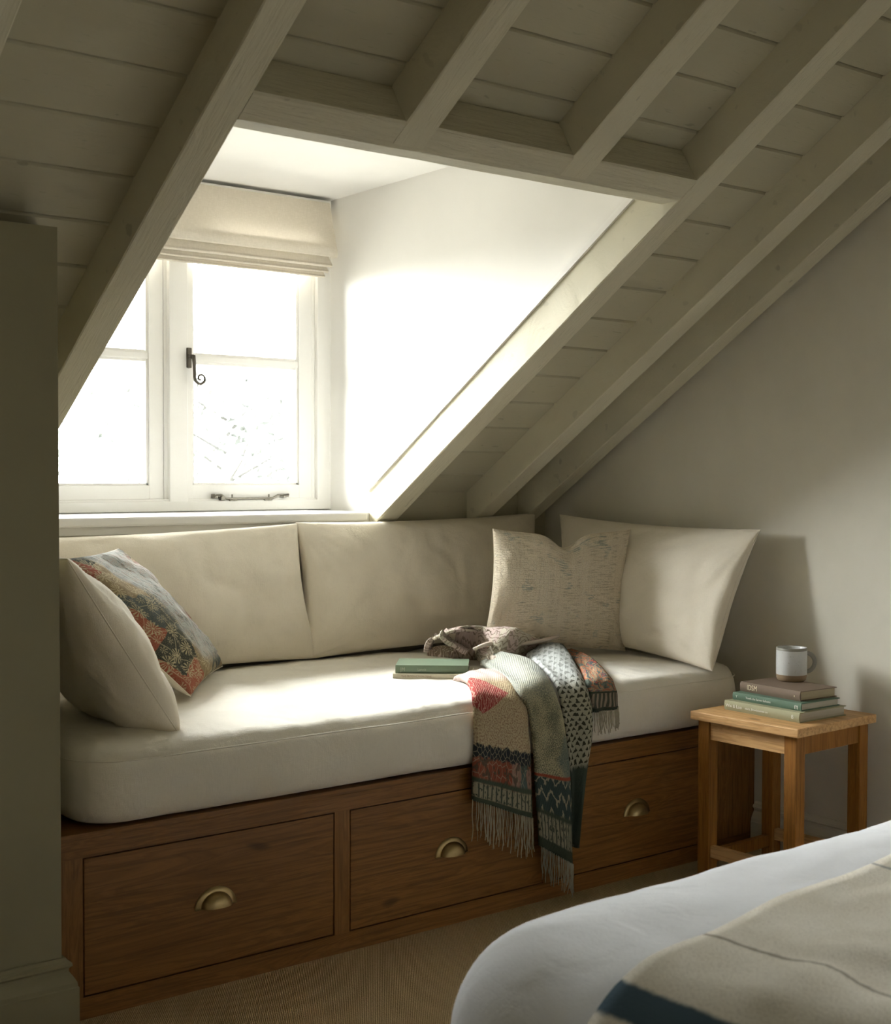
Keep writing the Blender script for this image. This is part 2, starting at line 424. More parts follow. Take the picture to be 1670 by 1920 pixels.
m.tube(pts, [.0068-.0034*min(1, i/22) for i in range(len(pts))], 8)
m.build('casement_handle', MT['iron'], cr)
m = MB()      # casement stay on the bottom rail
sy = YW-.034; sz = 1.066
m.tube([(2.137, sy, sz+.012), (2.165, sy, sz+.012), (2.182, sy, sz), (2.36, sy, sz), (2.380, sy, sz+.010), (2.424, sy, sz+.012)], .004, 8)
m.box((2.137, sy-.003, sz+.002), (2.150, sy+.024, sz+.015), bev=.002); m.box((2.160, sy-.004, sz-.006), (2.176, sy+.02, sz+.008), bev=.002)
m.box((2.195, sy-.002, sz-.008), (2.222, sy+.024, sz-.002), bev=.001); m.box((2.330, sy-.002, sz-.008), (2.358, sy+.024, sz-.002), bev=.001)
m.tube([(2.204, sy, sz-.006), (2.204, sy, sz+.014)], .0028, 8); m.tube([(2.345, sy, sz-.006), (2.345, sy, sz+.014)], .0028, 8)
m.box((2.402, sy-.003, sz+.004), (2.424, sy+.024, sz+.014), bev=.002)
m.build('casement_stay', MT['steel'], cr)

# ------------------------------------------------------------------ roman blind
bl = empty('roman_blind', (2.0, 1.30, 2.09), 'cream linen roman blind folded up at the top of the window', 'blind')
def blind_mat():
    m = Mat('blind linen', .9, .1)
    a = m.noise(m.coord('Object', scale=(1, 1, 16)), 60, 3); b = m.noise(m.coord('Object', scale=(16, 1, 1)), 60, 3)
    w = m.math('ADD', a, b)
    m.color(m.mix(m.step(w, 1.05, .15), (.60, .55, .46), (.67, .62, .53))).normal(m.bump(w, .4, .001))
    m.set(m.b.inputs['Transmission Weight'], 0.)
    tr = m.n('ShaderNodeBsdfTranslucent', None, Color=(.55, .48, .38)); mx = m.n('ShaderNodeMixShader', None, Fac=.10)
    m.nt.links.new(m.b.outputs[0], mx.inputs[1]); m.nt.links.new(tr.outputs[0], mx.inputs[2])
    m.nt.links.new(mx.outputs[0], m.nt.nodes['Material Output'].inputs[0])
    return m.m
MT['blind'] = blind_mat()
part('headrail', MT['joinery'], bl, ((1.44, 1.285, 2.072), (2.572, 1.325, 2.098)), bev=.002)
def sheet(prof, x0, x1, seed, amp=.002):
    m = MB(); P = []; nx = 40
    for i in range(nx+1):
        x = x0+(x1-x0)*i/nx; row = []
        for q, (y, z, dx) in enumerate(prof):
            w = noise.noise(Vector((x*3, z*7, seed)))*amp
            xx = x+dx*(1 if i == nx else (i/nx)**6)
            row.append((xx, y+w, z+w*.8))
        P.append(row)
    m.grid(P); return m
def folded(y, z, ztop, fold):      # one hanging fold: down the face, round the bottom, up behind
    pr = []
    for i in range(9): t = i/8; pr.append((y+.012*(1-t), ztop+(z+fold-ztop)*t, .026*t))
    for i in range(7): a = math.pi*i/6; pr.append((y+fold-fold*math.cos(a), z+fold-fold*math.sin(a), .026))
    pr.append((y+2*fold+.002, z+.045, .02)); return pr
sheet(folded(1.262, 1.902, 2.088, .010), 1.44, 2.560, 1).build('blind_panel', MT['blind'], bl)
sheet(folded(1.275, 1.868, 1.935, .008), 1.44, 2.545, 2).build('blind_fold', MT['blind'], bl)
sheet(folded(1.288, 1.850, 1.915, .006), 1.44, 2.538, 3).build('blind_fold', MT['blind'], bl)
sheet(folded(1.296, 1.834, 1.90, .005), 1.44, 2.528, 4).build('blind_fold', MT['blind'], bl)
m = MB(); m.tube([(2.585, 1.31, 2.085), (2.586, 1.31, 1.55), (2.584, 1.312, 1.16)], .0012, 6)
m.build('pull_cord', MT['joinery'], bl)

# ------------------------------------------------------------------ drawer bench
bench = empty('storage_bench', (2.19, .4, 0), 'long oak window bench with three deep drawers under the cream cushions', 'bench')
BX0, BX1, DZ = 1.062, 3.292, .397
part('bench_top', MT['oak_x'], bench, ((BX0, -.006, DZ-.014), (BX1, YK-.002, DZ)), bev=.0015)
dr = [(1.117, 1.746), (1.789, 2.418), (2.461, 3.090)]
z0, z1 = .047, .343
m = MB()
m.box((BX0, 0, z1), (BX1, .022, DZ-.014)); m.box((BX0, 0, 0), (BX1, .022, z0))
xs = [BX0]+[v for d in dr for v in d]+[BX1]
for i in range(0, 8, 2): m.box((xs[i], .0, z0), (xs[i+1], .022, z1), mat=1)
m.build('face_frame', [MT['oak_x'], MT['oak_z']], bench)
part('carcass', MT['dark'], bench, ((BX0, .03, .0), (BX1, .05, DZ-.014)), ((BX1-.02, .03, 0), (BX1, YK-.01, DZ-.014)), ((BX0, .03, 0), (BX0+.02, YK-.01, DZ-.014)))
def cup_pull(cx, cz, parent):
    m = MB(); rows = []
    W, H, D = .038, .032, .025; n = 28
    # domed cup
    for i in range(9):
        ph = (math.pi/2)*i/8      # 0 at the plate, 90 at the crown
        rows.append([(cx+W*math.cos(a)*math.cos(ph)**.75, -.002-D*math.sin(ph), cz-.018+H*math.sin(a)*math.cos(ph)**.75) for a in [math.pi*k/n for k in range(n+1)]])
    m.grid(rows)
    # back flange, a half ring with rounded feet
    ins, outp, o2 = [], [], []
    for k in range(n+1):
        a = math.pi*k/n; c, s = math.cos(a), math.sin(a)
        ins.append((cx+W*.98*c, -.0035, cz-.018+H*.98*s)); outp.append((cx+(W+.013)*c, -.0035, cz-.020+(H+.012)*s)); o2.append((cx+(W+.014)*c, .0005, cz-.020+(H+.013)*s))
    m.grid([ins, outp, o2])
    m.tube([(cx-W-.012, -.003, cz-.019), (cx, -.004, cz-.0205), (cx+W+.012, -.003, cz-.019)], .0018, 8)
    m.box((cx-W, -.0012, cz-.021), (cx+W, .0, cz-.0165))
    o = m.build('cup_pull', MT['brass'], parent, recalc=False); tag(o, 'aged brass cup pull')
    return o
for i, (a, b) in enumerate(dr):
    g = .0033
    d = MB(); d.box((a+g, .0005, z0+g), (b-g, .024, z1-g), bev=.001)
    do = d.build('drawer', MT['oak_x'], bench)
    do.location = (0, 0, 0)
    cup_pull((a+b)/2-.003, .200, do)
    if i:      # each front its own stretch of timber
        dx = 4.7*i
        for v in do.data.vertices: v.co.x += dx; v.co.z += 1.3*i
        do.matrix_parent_inverse = bench.matrix_world.inverted()@Matrix.Translation((-dx, 0, -1.3*i))
        for c in do.children: c.matrix_parent_inverse = Matrix.Translation((dx, 0, 1.3*i))

# ------------------------------------------------------------------ soft boxes: mattress, duvet
def softbox(cx, cy, hx, hy, zb_, zt, Rc, r, cell, rb=None, seed=0, crown=0., disp=None):
    rb = rb if rb is not None else r
    hz = (zt-zb_)/2; cz = (zt+zb_)/2
    nx, ny, nz = max(4, int(2*hx/cell)), max(4, int(2*hy/cell)), max(4, int(2*hz/cell))
    def warp(p):
        x, y, z = p
        qx = max(-(hx-Rc), min(hx-Rc, x)); qy = max(-(hy-Rc), min(hy-Rc, y))
        dx, dy = x-qx, y-qy; n = Vector((0, 0)); L = math.hypot(dx, dy)
        if L > 1e-9:
            mx = max(abs(dx), abs(dy)); k = mx/L; dx *= k; dy *= k; n = Vector((dx, dy)).normalized(); e = Rc-mx
        else:
            ex, ey = hx-abs(x), hy-abs(y); e = min(ex, ey); n = Vector((math.copysign(1, x), 0)) if ex < ey else Vector((0, math.copysign(1, y)))
        X, Y = qx+dx, qy+dy
        rr = r if z > 0 else rb
        w0, w1 = max(0, rr-e), max(0, abs(z)-(hz-rr))
        if w0 > 0 and w1 > 0:
            l = math.hypot(w0, w1); k = max(w0, w1)/l; n0, n1 = w0*k, w1*k
            X -= n.x*(w0-n0); Y -= n.y*(w0-n0); z = math.copysign(hz-rr+n1, z)
        e2 = min(hx-abs(X), hy-abs(Y))
        if z > 0: z += crown*min(1, max(0, e2)/.22)**.6
        P = Vector((X+cx, Y+cy, z+cz))
        if disp: P = disp(P, e2, n, z)
        return P
    bm = bmesh.new(); cache = {}
    def V(p):
        key = (round(p[0], 5), round(p[1], 5), round(p[2], 5))
        if key not in cache: cache[key] = bm.verts.new(warp(p))
        return cache[key]
    def face(f, na, nb):
        for i in range(na):
            for k in range(nb):
                fc = bm.faces.new([V(f((i+a)/na, (k+b)/nb)) for a, b in ((0, 0), (1, 0), (1, 1), (0, 1))]); fc.smooth = True
    L = lambda t, h: -h+2*h*t
    for s in (-1, 1):
        face(lambda a, b: (L(a, hx), L(b, hy), s*hz), nx, ny)
        face(lambda a, b: (L(a, hx), s*hy, L(b, hz)), nx, nz)
        face(lambda a, b: (s*hx, L(a, hy), L(b, hz)), ny, nz)
    bmesh.ops.recalc_face_normals(bm, faces=bm.faces)
    return bm
def from_bm(bm, name, mats, parent=None):
    me = bpy.data.meshes.new(name); bm.to_mesh(me); bm.free(); return link(name, me, mats, parent, True)
def N3(p, s, seed=0): return noise.noise(Vector((p.x*s[0]+seed*3.1, p.y*s[1]-seed*1.7, p.z*s[2]+seed)))

def seat_disp(P, e, n, z):
    up_ = max(0, min(1, (P.z-.52)/.04))
    w = N3(P, (3.5, 5, 6), 1)*.004+N3(P, (17, 24, 15), 2)*.0022
    rg = max(0., 1-abs(N3(P, (14, 5, 8), 7))*4)*max(0., 1-abs(P.y-.09)/.20)*max(0., .6+1.2*N3(P, (3, 1, 1), 9)); w += .0075*rg
    near = math.exp(-((P.y-.03)/.09)**2)      # puckers along the front seam
    w2 = abs(N3(P, (34, 9, 12), 4))*.007*near
    P = P+Vector((0, 0, (w-w2)*up_))
    if P.y < .02 and P.z < .54:
        P.y -= .010*math.sin(math.pi*max(0, min(1, (P.z-.40)/.14)))+N3(P, (9, 1, 4), 5)*.005
    for gx in (1.86, 2.62):      # slight hollows where the filling divides
        P.z -= .006*math.exp(-((P.x-gx)/.05)**2)*up_
    return P
mat_ = from_bm(softbox(2.171, .467, 1.066, .487, .400, .563, .115, .044, .0125, crown=.013, disp=seat_disp), 'mattress_cushion', MT['linen_seat'])
tag(mat_, 'long thick cream linen seat cushion lying on the oak bench', 'seat cushion')
def piping(z, name='piping', r=.0018):
    pts = []
    hx, hy, Rc = 1.066, .487, .115
    path = [(2.171+hx-Rc+Rc*math.sin(a), .467-hy+Rc-Rc*math.cos(a)) for a in [R(90)*k/10 for k in range(10, -1, -1)]]
    x = 2.171+hx-Rc
    while x > 1.105+Rc: path.append((x, .467-hy)); x -= .012
    path += [(1.105+Rc-Rc*math.sin(a), .467-hy+Rc-Rc*math.cos(a)) for a in [R(90)*k/10 for k in range(11)]]
    for (x, y) in path:
        pts.append((x, y-.0055+noise.noise(Vector((x*8, 1, 1)))*.001, z+noise.noise(Vector((x*5, 3, 1)))*.0028))
    m = MB(); m.tube(pts, r, 6); return m.build(name, MT['linen_seat'], mat_)
piping(.541)

# ------------------------------------------------------------------ pillows
def pillow(name, c, th, mats, label, cat='cushion', group=None, nu=54, nv=40, pinch=.10, ex=.42, seed=1, dent=None, amp=1., seam=None, flip=False, sag=0., bias=1.):
    BL, BR, TR, TL = [Vector(p) for p in c]
    nrm = ((BR-BL)+(TR-TL)).cross((TL-BL)+(TR-BR)).normalized()
    W = ((BR-BL).length+(TR-TL).length)/2; H = ((TL-BL).length+(TR-BR).length)/2
    def us(i, n): return .5-.5*math.cos(math.pi*i/n)*(1) if True else i/n
    P = {}
    def pt(i, k, side):
        u, v = us(i, nu), us(k, nv)
        uu = .5+(u-.5)*(1-pinch*(1-(2*v-1)**2)); vv = .5+(v-.5)*(1-pinch*(1-(2*u-1)**2))
        # corners: rounded ears
        p = BL*(1-uu)*(1-vv)+BR*uu*(1-vv)+TR*uu*vv+TL*(1-uu)*vv
        a, b = max(0, 4*u*(1-u)), max(0, 4*v*(1-v))
        t = (a**ex)*(b**ex)*th/2
        t *= 1+sag*(.5-v)
        q = Vector((u*W*10, v*H*10, seed*5.3+side*9))
        w = noise.noise(q*.55)*.014+noise.noise(q*1.5)*.0045+noise.noise(q*3.4)*.0018
        dq = Vector((u*W*7+v*H*5, v*H*14-u*W*6, seed*2.1+side)); w -= .0100*max(0., 1-abs(noise.noise(dq*.55))*6)*(.4+.6*abs(noise.noise(q*.3)))
        w += noise.noise(q*.9)*.008
        # creases running in from the seams, strongest near corners
        ed = (1-a)+(1-b); rad = math.atan2(v-.5, u-.5)
        cu, cv = min(u, 1-u)*W, min(v, 1-v)*H
        cor = math.exp(-(cu+cv)/.11)
        w += cor*.009*math.sin(26*(math.atan2(cv+.01, cu+.01))+seed)*min(1, (cu+cv)/.03)
        w += noise.noise(Vector((u*W*34, seed, side)))*.0042*math.exp(-cv/.045)+noise.noise(Vector((v*H*34, seed+4, side)))*.0042*math.exp(-cu/.045)
        edge = min(1, (a*b)*5)
        if dent:
            du, dv, dw, dd = dent
            g = math.exp(-((u-du)/dw)**2)*math.exp(-((v-dv)/(dw*1.5))**2)
            t *= 1-.55*g; p = p-(TL-BL).normalized()*dd*math.exp(-((u-du)/dw)**2)*v**4
        t = t*(bias if side > 0 else 2-bias)
        return p+nrm*side*(t+w*amp*edge)
    m = MB(); Vv = {}
    for side in (1, -1):
        for i in range(nu+1):
            for k in range(nv+1):
                rim = i in (0, nu) or k in (0, nv)
                key = (i, k, 0 if rim else side)
                if key not in Vv: Vv[key] = m.bm.verts.new(pt(i, k, side) if not rim else (pt(i, k, 1)+pt(i, k, -1))/2)
    for side in (1, -1):
        for i in range(nu):
            for k in range(nv):
                q = [(i, k), (i+1, k), (i+1, k+1), (i, k+1)]
                if side < 0: q = q[::-1]
                vs = []
                for a, b in q:
                    rim = a in (0, nu) or b in (0, nv); vs.append(Vv[(a, b, 0 if rim else side)])
                f = m.bm.faces.new(vs); f.smooth = True; f.material_index = 0 if side > 0 or len(mats) == 1 else 1
                for l, (a, b) in zip(f.loops, q): l[m.uv].uv = (us(a, nu), us(b, nv))
    rimpts = [Vv[(i, 0, 0)].co.copy() for i in range(nu)]+[Vv[(nu, k, 0)].co.copy() for k in range(nv)]+[Vv[(i, nv, 0)].co.copy() for i in range(nu, 0, -1)]+[Vv[(0, k, 0)].co.copy() for k in range(nv, -1, -1)]
    o = m.build(name, mats, recalc=True)
    tag(o, label, cat, group)
    if seam:
        s = MB(); s.tube(rimpts, seam, 6); s.build('seam', mats[-1], o)
    return o
L = MT['linen']
pillow('back_cushion', [(1.10, .885, .578), (2.262, .885, .572), (2.212, .925, .995), (1.10, .925, .972)], .185, [L], 'long cream linen back cushion leaning under the window, left of the other', group='cream back cushions', nu=90, nv=46, pinch=.045, seed=2, sag=.35, ex=.36)
pillow('back_cushion', [(2.212, .885, .572), (3.18, .885, .575), (3.205, .925, 1.012), (2.205, .925, .998)], .185, [L], 'cream linen back cushion leaning on the back wall in the corner, right of the other', group='cream back cushions', nu=90, nv=46, pinch=.0455, seed=5, sag=.35, ex=.36)
pillow('pillow', [(3.04, -.045, .572), (3.19, .76, .585), (3.21, .80, 1.008), (3.205, -.085, .985)][::1], .17, [L], 'cream linen pillow leaning on the gable wall at the right end of the bench', 'pillow', seed=9, pinch=.06, nu=70, sag=.3, seam=.0015)
pillow('pillow', [(1.378, .075, .562), (1.41, .60, .575), (1.11, .60, .962), (1.100, .03, .970)], .195, [L], 'cream linen pillow in shade leaning at the left end of the bench', 'pillow', seed=12, pinch=.025, sag=.5, seam=.0017)

# floral tapestry
def flower(m, uv, scale, petals, seed):
    v = m.n('ShaderNodeVectorMath', {'operation': 'ADD'}, _0=uv, _1=(seed, seed*.7, 0)).outputs[0]
    vo = m.n('ShaderNodeTexVoronoi', {'voronoi_dimensions': '2D'}, Vector=v, Scale=scale, Randomness=.55)
    sc = m.n('ShaderNodeVectorMath', {'operation': 'SCALE'}, _0=v); sc.inputs['Scale'].default_value = 1.
    d = m.n('ShaderNodeVectorMath', {'operation': 'SUBTRACT'}, _0=v, _1=vo.outputs['Position']).outputs[0]
    xy = m.n('ShaderNodeSeparateXYZ', None, Vector=d)
    ang = m.math('ARCTAN2', xy.outputs[0], xy.outputs[1])
    r = vo.outputs['Distance']
    pet = m.math('ABSOLUTE', m.math('COSINE', m.math('MULTIPLY', ang, petals/2)))
    ring = m.band(r, .10, .34, .03)
    thin = m.step(pet, .78, .10)
    core = m.math('SUBTRACT', 1., m.step(r, .07, .015))
    return m.math('MAXIMUM', m.math('MULTIPLY', ring, thin), core), vo
def tapestry():
    m = Mat('floral tapestry weave', .95, .08)
    uv = m.coord('UV')
    f, vo = flower(m, uv, 7.2, 12, 1.3)
    f2, _ = flower(m, uv, 14, 7, 4.1)
    big = m.n('ShaderNodeTexVoronoi', {'voronoi_dimensions': '2D', 'distance': 'MANHATTAN'}, Vector=m.coord('UV', rot=(0, 0, .5)), Scale=4.2, Randomness=.8)
    rnd = m.n('ShaderNodeSeparateXYZ', None, Vector=big.outputs['Color']).outputs[0]
    patch = m.ramp(rnd, [(0, (.030, .034, .028)), (.26, (.24, .062, .036)), (.42, (.045, .050, .042)), (.60, (.20, .145, .08)), (.74, (.26, .075, .045)), (.86, (.06, .075, .075))], 'CONSTANT')
    thread = m.math('MAXIMUM', f, m.math('MULTIPLY', f2, .7))
    base = m.mix(m.math('MULTIPLY', thread, .8), patch, (.42, .355, .22))
    edge = m.n('ShaderNodeTexVoronoi', {'voronoi_dimensions': '2D', 'feature': 'DISTANCE_TO_EDGE'}, Vector=m.coord('UV', rot=(0, 0, .5)), Scale=7, Randomness=.9).outputs['Distance']
    base = m.mix(m.math('MULTIPLY', m.math('SUBTRACT', 1., m.step(edge, .018, .008)), .55), base, (.46, .40, .26))
    u = m.n('ShaderNodeSeparateXYZ', None, Vector=uv).outputs[0]; vv = m.n('ShaderNodeSeparateXYZ', None, Vector=uv).outputs[1]
    scr = m.noise(m.coord('UV', scale=(26, 5, 1), rot=(0, 0, .25)), 2.2, 5, .7)
    pale = m.mix(m.step(scr, .56, .05), (.47, .48, .47), (.17, .19, .18))
    pale = m.mix(m.math('MULTIPLY', f2, .35), pale, (.45, .25, .20))
    wob = m.math('ADD', u, m.math('MULTIPLY', m.math('SUBTRACT', m.noise(uv, 6, 4), .5), .25))
    zone = m.math('MULTIPLY', m.band(wob, .40, .93, .07), m.step(vv, .08, .06))
    base = m.mix(m.math('MULTIPLY', zone, .85), base, pale)  # pale band of the weave, with window glare painted into its colour
    weave = m.noise(m.coord('UV', scale=(1, 1, 1)), 210, 2, .6)
    base = m.mix(m.math('MULTIPLY', m.step(weave, .55, .08), .35), base, (.30, .26, .17))
    h = m.math('ADD', m.math('MULTIPLY', thread, .6), weave)
    m.color(base).normal(m.bump(h, .5, .0018)); return m.m
pillow('floral_cushion', [(1.560, .375, .590), (1.880, .800, .590), (1.535, .745, .945), (1.165, .350, .945)], .135, [tapestry(), L], 'patterned floral tapestry cushion in rust, black and grey leaning on the left pillow', seed=21, pinch=.045, seam=.0016)

def woven():
    m = Mat('slub woven cotton', .95, .08)
    uv = m.coord('UV')
    xyz = m.n('ShaderNodeSeparateXYZ', None, Vector=uv); u = xyz.outputs[0]
    st = m.noise(m.coord('UV', scale=(7, .5, 1)), 1., 3, .6)       # wide vertical bands
    th = m.noise(m.coord('UV', scale=(11, 85, 1)), 1., 4, .7)        # ragged little weft bars
    v2 = m.noise(m.coord('UV', scale=(120, 5, 1)), 1., 3, .6)
    cells = m.n('ShaderNodeTexVoronoi', {'voronoi_dimensions': '2D', 'feature': 'DISTANCE_TO_EDGE', }, Vector=m.coord('UV', scale=(1, 1.6, 1)), Scale=34, Randomness=.9).outputs['Distance']
    bars = m.math('MULTIPLY', m.step(th, .55, .05), m.step(st, .47, .04))
    base = m.mix(m.math('MULTIPLY', bars, .6), (.88, .78, .62), (.52, .44, .30))
    base = m.mix(m.math('MULTIPLY', m.step(v2, .62, .04), .35), base, (.86, .82, .72))
    mark = m.math('MULTIPLY', m.step(m.noise(m.coord('UV', scale=(7, 6, 1)), 1., 2), .62, .03), m.step(th, .5, .05))
    base = m.mix(m.math('MULTIPLY', mark, .5), base, (.25, .33, .30))
    h = m.math('ADD', m.math('ADD', m.math('MULTIPLY', th, .8), m.math('MULTIPLY', v2, .5)), m.math('MULTIPLY', m.step(cells, .05, .03), .5))
    m.color(base).normal(m.bump(h, .95, .006)); return m.m
wv = woven()
pillow('textured_cushion', [(2.605, .50, .600), (3.105, .375, .582), (3.125, .375, .972), (2.700, .555, .978)], .135, [wv], 'beige slub woven square cushion with a pressed-in top edge', seed=31, pinch=.085, dent=(.52, 1.0, .11, .045), nu=64, nv=56, seam=.0015)

# ------------------------------------------------------------------ books
def book(name, label, cx, cy, z, L_, W_, H_, rot, cover, pages, group, spine_text=None, tcol=None, rnd=.35):
    """spine along local x at local y=-W/2, cover opens away"""
    o = empty(name, (cx, cy, z), label, 'book', group); o.rotation_euler = (0, 0, rot)
    o.matrix_world = Matrix.Translation((cx, cy, z))@Matrix.Rotation(rot, 4, 'Z')
    def mk(nm, mb, mt):
        ob = mb.build(nm, mt); ob.parent = o; return ob
    c = .0022; m = MB(); hw = W_/2; n = 8
    prof = [(hw, 0), (hw, c), (-hw+c*1.5, c), (-hw+c*1.2, H_-c), (hw, H_-c), (hw, H_)]
    for i in range(n+1):
        a = i/n; bul = H_*.13*math.sin(math.pi*a)*(rnd/.35); prof.append((-hw+.001-bul, H_*(1-a)))
    m.prism(prof, -L_/2, L_/2, 0); mk('cover', m, cover)
    m = MB(); m.box((-L_/2+.004, -hw+.004, c), (L_/2-.004, hw-.004, H_-c)); mk('page_block', m, pages)
    if spine_text:
        for (s, px, size, vert, bold) in spine_text:
            cu = bpy.data.curves.new('spine_lettering', 'FONT'); cu.body = s; cu.size = size; cu.extrude = .00015; cu.align_x = 'LEFT'; cu.align_y = 'CENTER'
            tmp = bpy.data.objects.new('tmp', cu); me = bpy.data.meshes.new_from_object(tmp); bpy.data.objects.remove(tmp)
            bpy.data.curves.remove(cu)
            t = link('spine_lettering', me, tcol, None); t.parent = o
            bul = H_*.13*(rnd/.35)
            ry = R(90) if vert else 0
            t.matrix_local = Matrix.Translation((px, -hw+.001-bul-.0003, H_*.5))@Matrix.Rotation(R(90), 4, 'X')@Matrix.Rotation(R(-90) if vert else 0, 4, 'Z')@Matrix.Scale(bold, 4, (0, 1, 0))
    return o
def cloth(name, c, rough=.75):
    m = Mat(name, rough, .3); n1 = m.noise(m.coord('Object'), 420, 2); n2 = m.noise(m.coord('Object'), 26, 4)
    m.color(m.mix(n2, tuple(x*.82 for x in c), c)).normal(m.bump(n1, .2, .0005)); return m.m
def pages(c):
    m = Mat('page edges', .9, .1); w = m.noise(m.coord('Object', scale=(2, 2, 900)), 1., 2)
    m.color(m.mix(w, tuple(x*.72 for x in c), c)).normal(m.bump(w, .3, .0005)); return m.m
PG, PG2 = pages((.55, .50, .40)), pages((.48, .40, .26))
gilt = simple('pale gilt lettering', (.72, .62, .42), .4); white = simple('cream lettering', (.80, .80, .72), .6); brown = simple('faded brown lettering', (.32, .22, .14), .7)
TR_ = math.atan2(.418-.17, .0)
def spine_book(name, label, A, B, W_, H_, z, *a, **k):
    """A left, B right end of the spine (plan)"""
    A, B = Vector(A), Vector(B); d = B-A; L_ = d.length; rot = math.atan2(d.y, d.x); n = Vector((-d.y, d.x)).normalized()
    c = (A+B)/2+n*(W_/2); return book(name, label, c.x, c.y, z, L_, W_, H_, rot, *a, **k)
spine_book('book', 'sage green hardback, the lowest of the three books on the side table', (2.952, -.168), (2.947, -.430), .200, .027, .485, cloth('sage cloth', (.36, .35, .22)), PG, 'books on the side table', [("Ww & Loo", .235-.36, .013, False, 1.), ("story, Jhowleinnmes en", -.055, .0085, False, 1.), ("\u00df", .105, .015, False, 1.)], white)
spine_book('book', 'dark green hardback in the middle of the stack under the brown book', (2.978, -.176), (2.972, -.416), .165, .021, .512, cloth('green cloth', (.12, .19, .135)), PG, 'books on the side table', [("Y", -.108, .009, False, 1.), ("Tooth the Serwn fathoms", -.072, .0085, False, 1.), ("m", .098, .017, False, 1.3)], white)
spine_book('book', 'brown hardback with gilt spine lettering directly under the mug', (3.010, -.176), (2.997, -.394), .150, .027, .533, cloth('brown cloth', (.20, .145, .105)), PG2, 'books on the side table', [("IDSM", -.082, .017, False, 1.25), ("e", .088, .010, False, 1.)], gilt)
spine_book('book', 'thin cream book lying on the bench cushion under a green one', (2.180, .368), (2.343, .222),   .140, .014, .578, cloth('cream card', (.68, .63, .49), .4), PG2, 'books on the bench cushion', [("THE PRODUCTION TENE", -.086, .0075, False, 1.)], brown, rnd=.05)
spine_book('book', 'green hardback lying on a thin cream book beside the throw', (2.192, .372), (2.347, .240), .140, .0235, .591, cloth('dusty green cloth', (.175, .235, .16), .36), PG2, 'books on the bench cushion', [("JM", -.088, .013, False, 1.2), ("Lannit", -.04, .010, False, 1.1)], simple('worn lettering', (.33, .36, .27), .6))

# ------------------------------------------------------------------ side table
tb = empty('side_table', (3.045, -.30, 0), 'small square light oak side table with box stretchers', 'side table')
def txf(c): return Matrix.Translation((3.045, -.2985, 0))@Matrix.Rotation(R(1.6), 4, 'Z')@Vector((c[0], c[1], c[2]))
def tpart(name, mt, boxes, bev=.002):
    m = MB()
    for a, b in boxes: m.box(a, b, xf=txf, bev=bev)
    return m.build(name, mt, tb)
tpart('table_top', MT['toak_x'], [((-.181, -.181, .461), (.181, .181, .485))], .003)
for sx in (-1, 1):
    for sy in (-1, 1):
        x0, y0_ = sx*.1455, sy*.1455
        tpart('leg', MT['toak_shade'], [((x0-.0195, y0_-.0195, 0), (x0+.0195, y0_+.0195, .461))])
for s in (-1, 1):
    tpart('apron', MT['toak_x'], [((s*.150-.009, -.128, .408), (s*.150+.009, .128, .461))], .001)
    m = MB(); m.box((-.128, s*.150-.009, .408), (.128, s*.150+.009, .461), xf=txf, bev=.001); m.build('apron', MT['toak_shade'], tb)
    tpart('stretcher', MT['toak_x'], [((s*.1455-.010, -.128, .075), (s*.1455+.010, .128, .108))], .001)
    tpart('stretcher', MT['toak_shade'], [((-.128, s*.1455-.010, .055), (.128, s*.1455+.010, .088))], .001)

# ------------------------------------------------------------------ mug
def glaze():
    m = Mat('speckled grey glaze', .28, .5); v = m.coord('Object')
    sp = m.noise(v, 240, 2); n2 = m.noise(m.coord('Object', scale=(1, 1, .35)), 30, 4)
    base = m.mix(n2, (.50, .52, .52), (.70, .70, .68)); base = m.mix(m.math('MULTIPLY', m.step(sp, .68, .03), .6), base, (.25, .20, .14))
    m.color(base).normal(m.bump(n2, .15, .002)); return m.m
MT['glaze'] = glaze(); MT['clay'] = cloth('bare stoneware', (.33, .24, .15), .6); MT['handle_glaze'] = cloth('grey brown glaze', (.30, .29, .25), .35)
mx, my, mz = 3.142, -.252, .560
mug = empty('mug', (mx, my, mz), 'grey glazed stoneware mug with bare clay foot on the book stack', 'mug')
m = MB(); m.lathe([(0, 0), (.036, 0), (.0405, .004), (.0425, .012), (.0428, .019), (.0430, .020), (.0434, .050), (.0432, .088), (.0430, .0945), (.0418, .0962), (.0400, .0945), (.0395, .05), (.037, .012), (.03, .007), (0, .007)], (mx, my, mz), 64, mats=[1, 1, 1, 1, 0, 0, 0, 2, 2, 2, 0, 0, 0, 0])
m.build('body', [MT['glaze'], MT['clay'], MT['handle_glaze']], mug)
hd = Vector((math.cos(YAW), -math.sin(YAW), 0)); hd = (hd+Vector((.08, .05, 0))).normalized(); pts = []
for i in range(17):
    a = R(100)-R(205)*i/16; pts.append(Vector((mx, my, mz+.0520))+hd*(.0425+.0245*math.cos(a)*1.05)+Vector((0, 0, .0270*math.sin(a))))
m = MB(); m.tube([Vector((mx, my, mz+.079))+hd*.041]+pts+[Vector((mx, my, mz+.0215))+hd*.0415], .0052, 12, flat=1.25); m.build('handle', MT['handle_glaze'], mug)

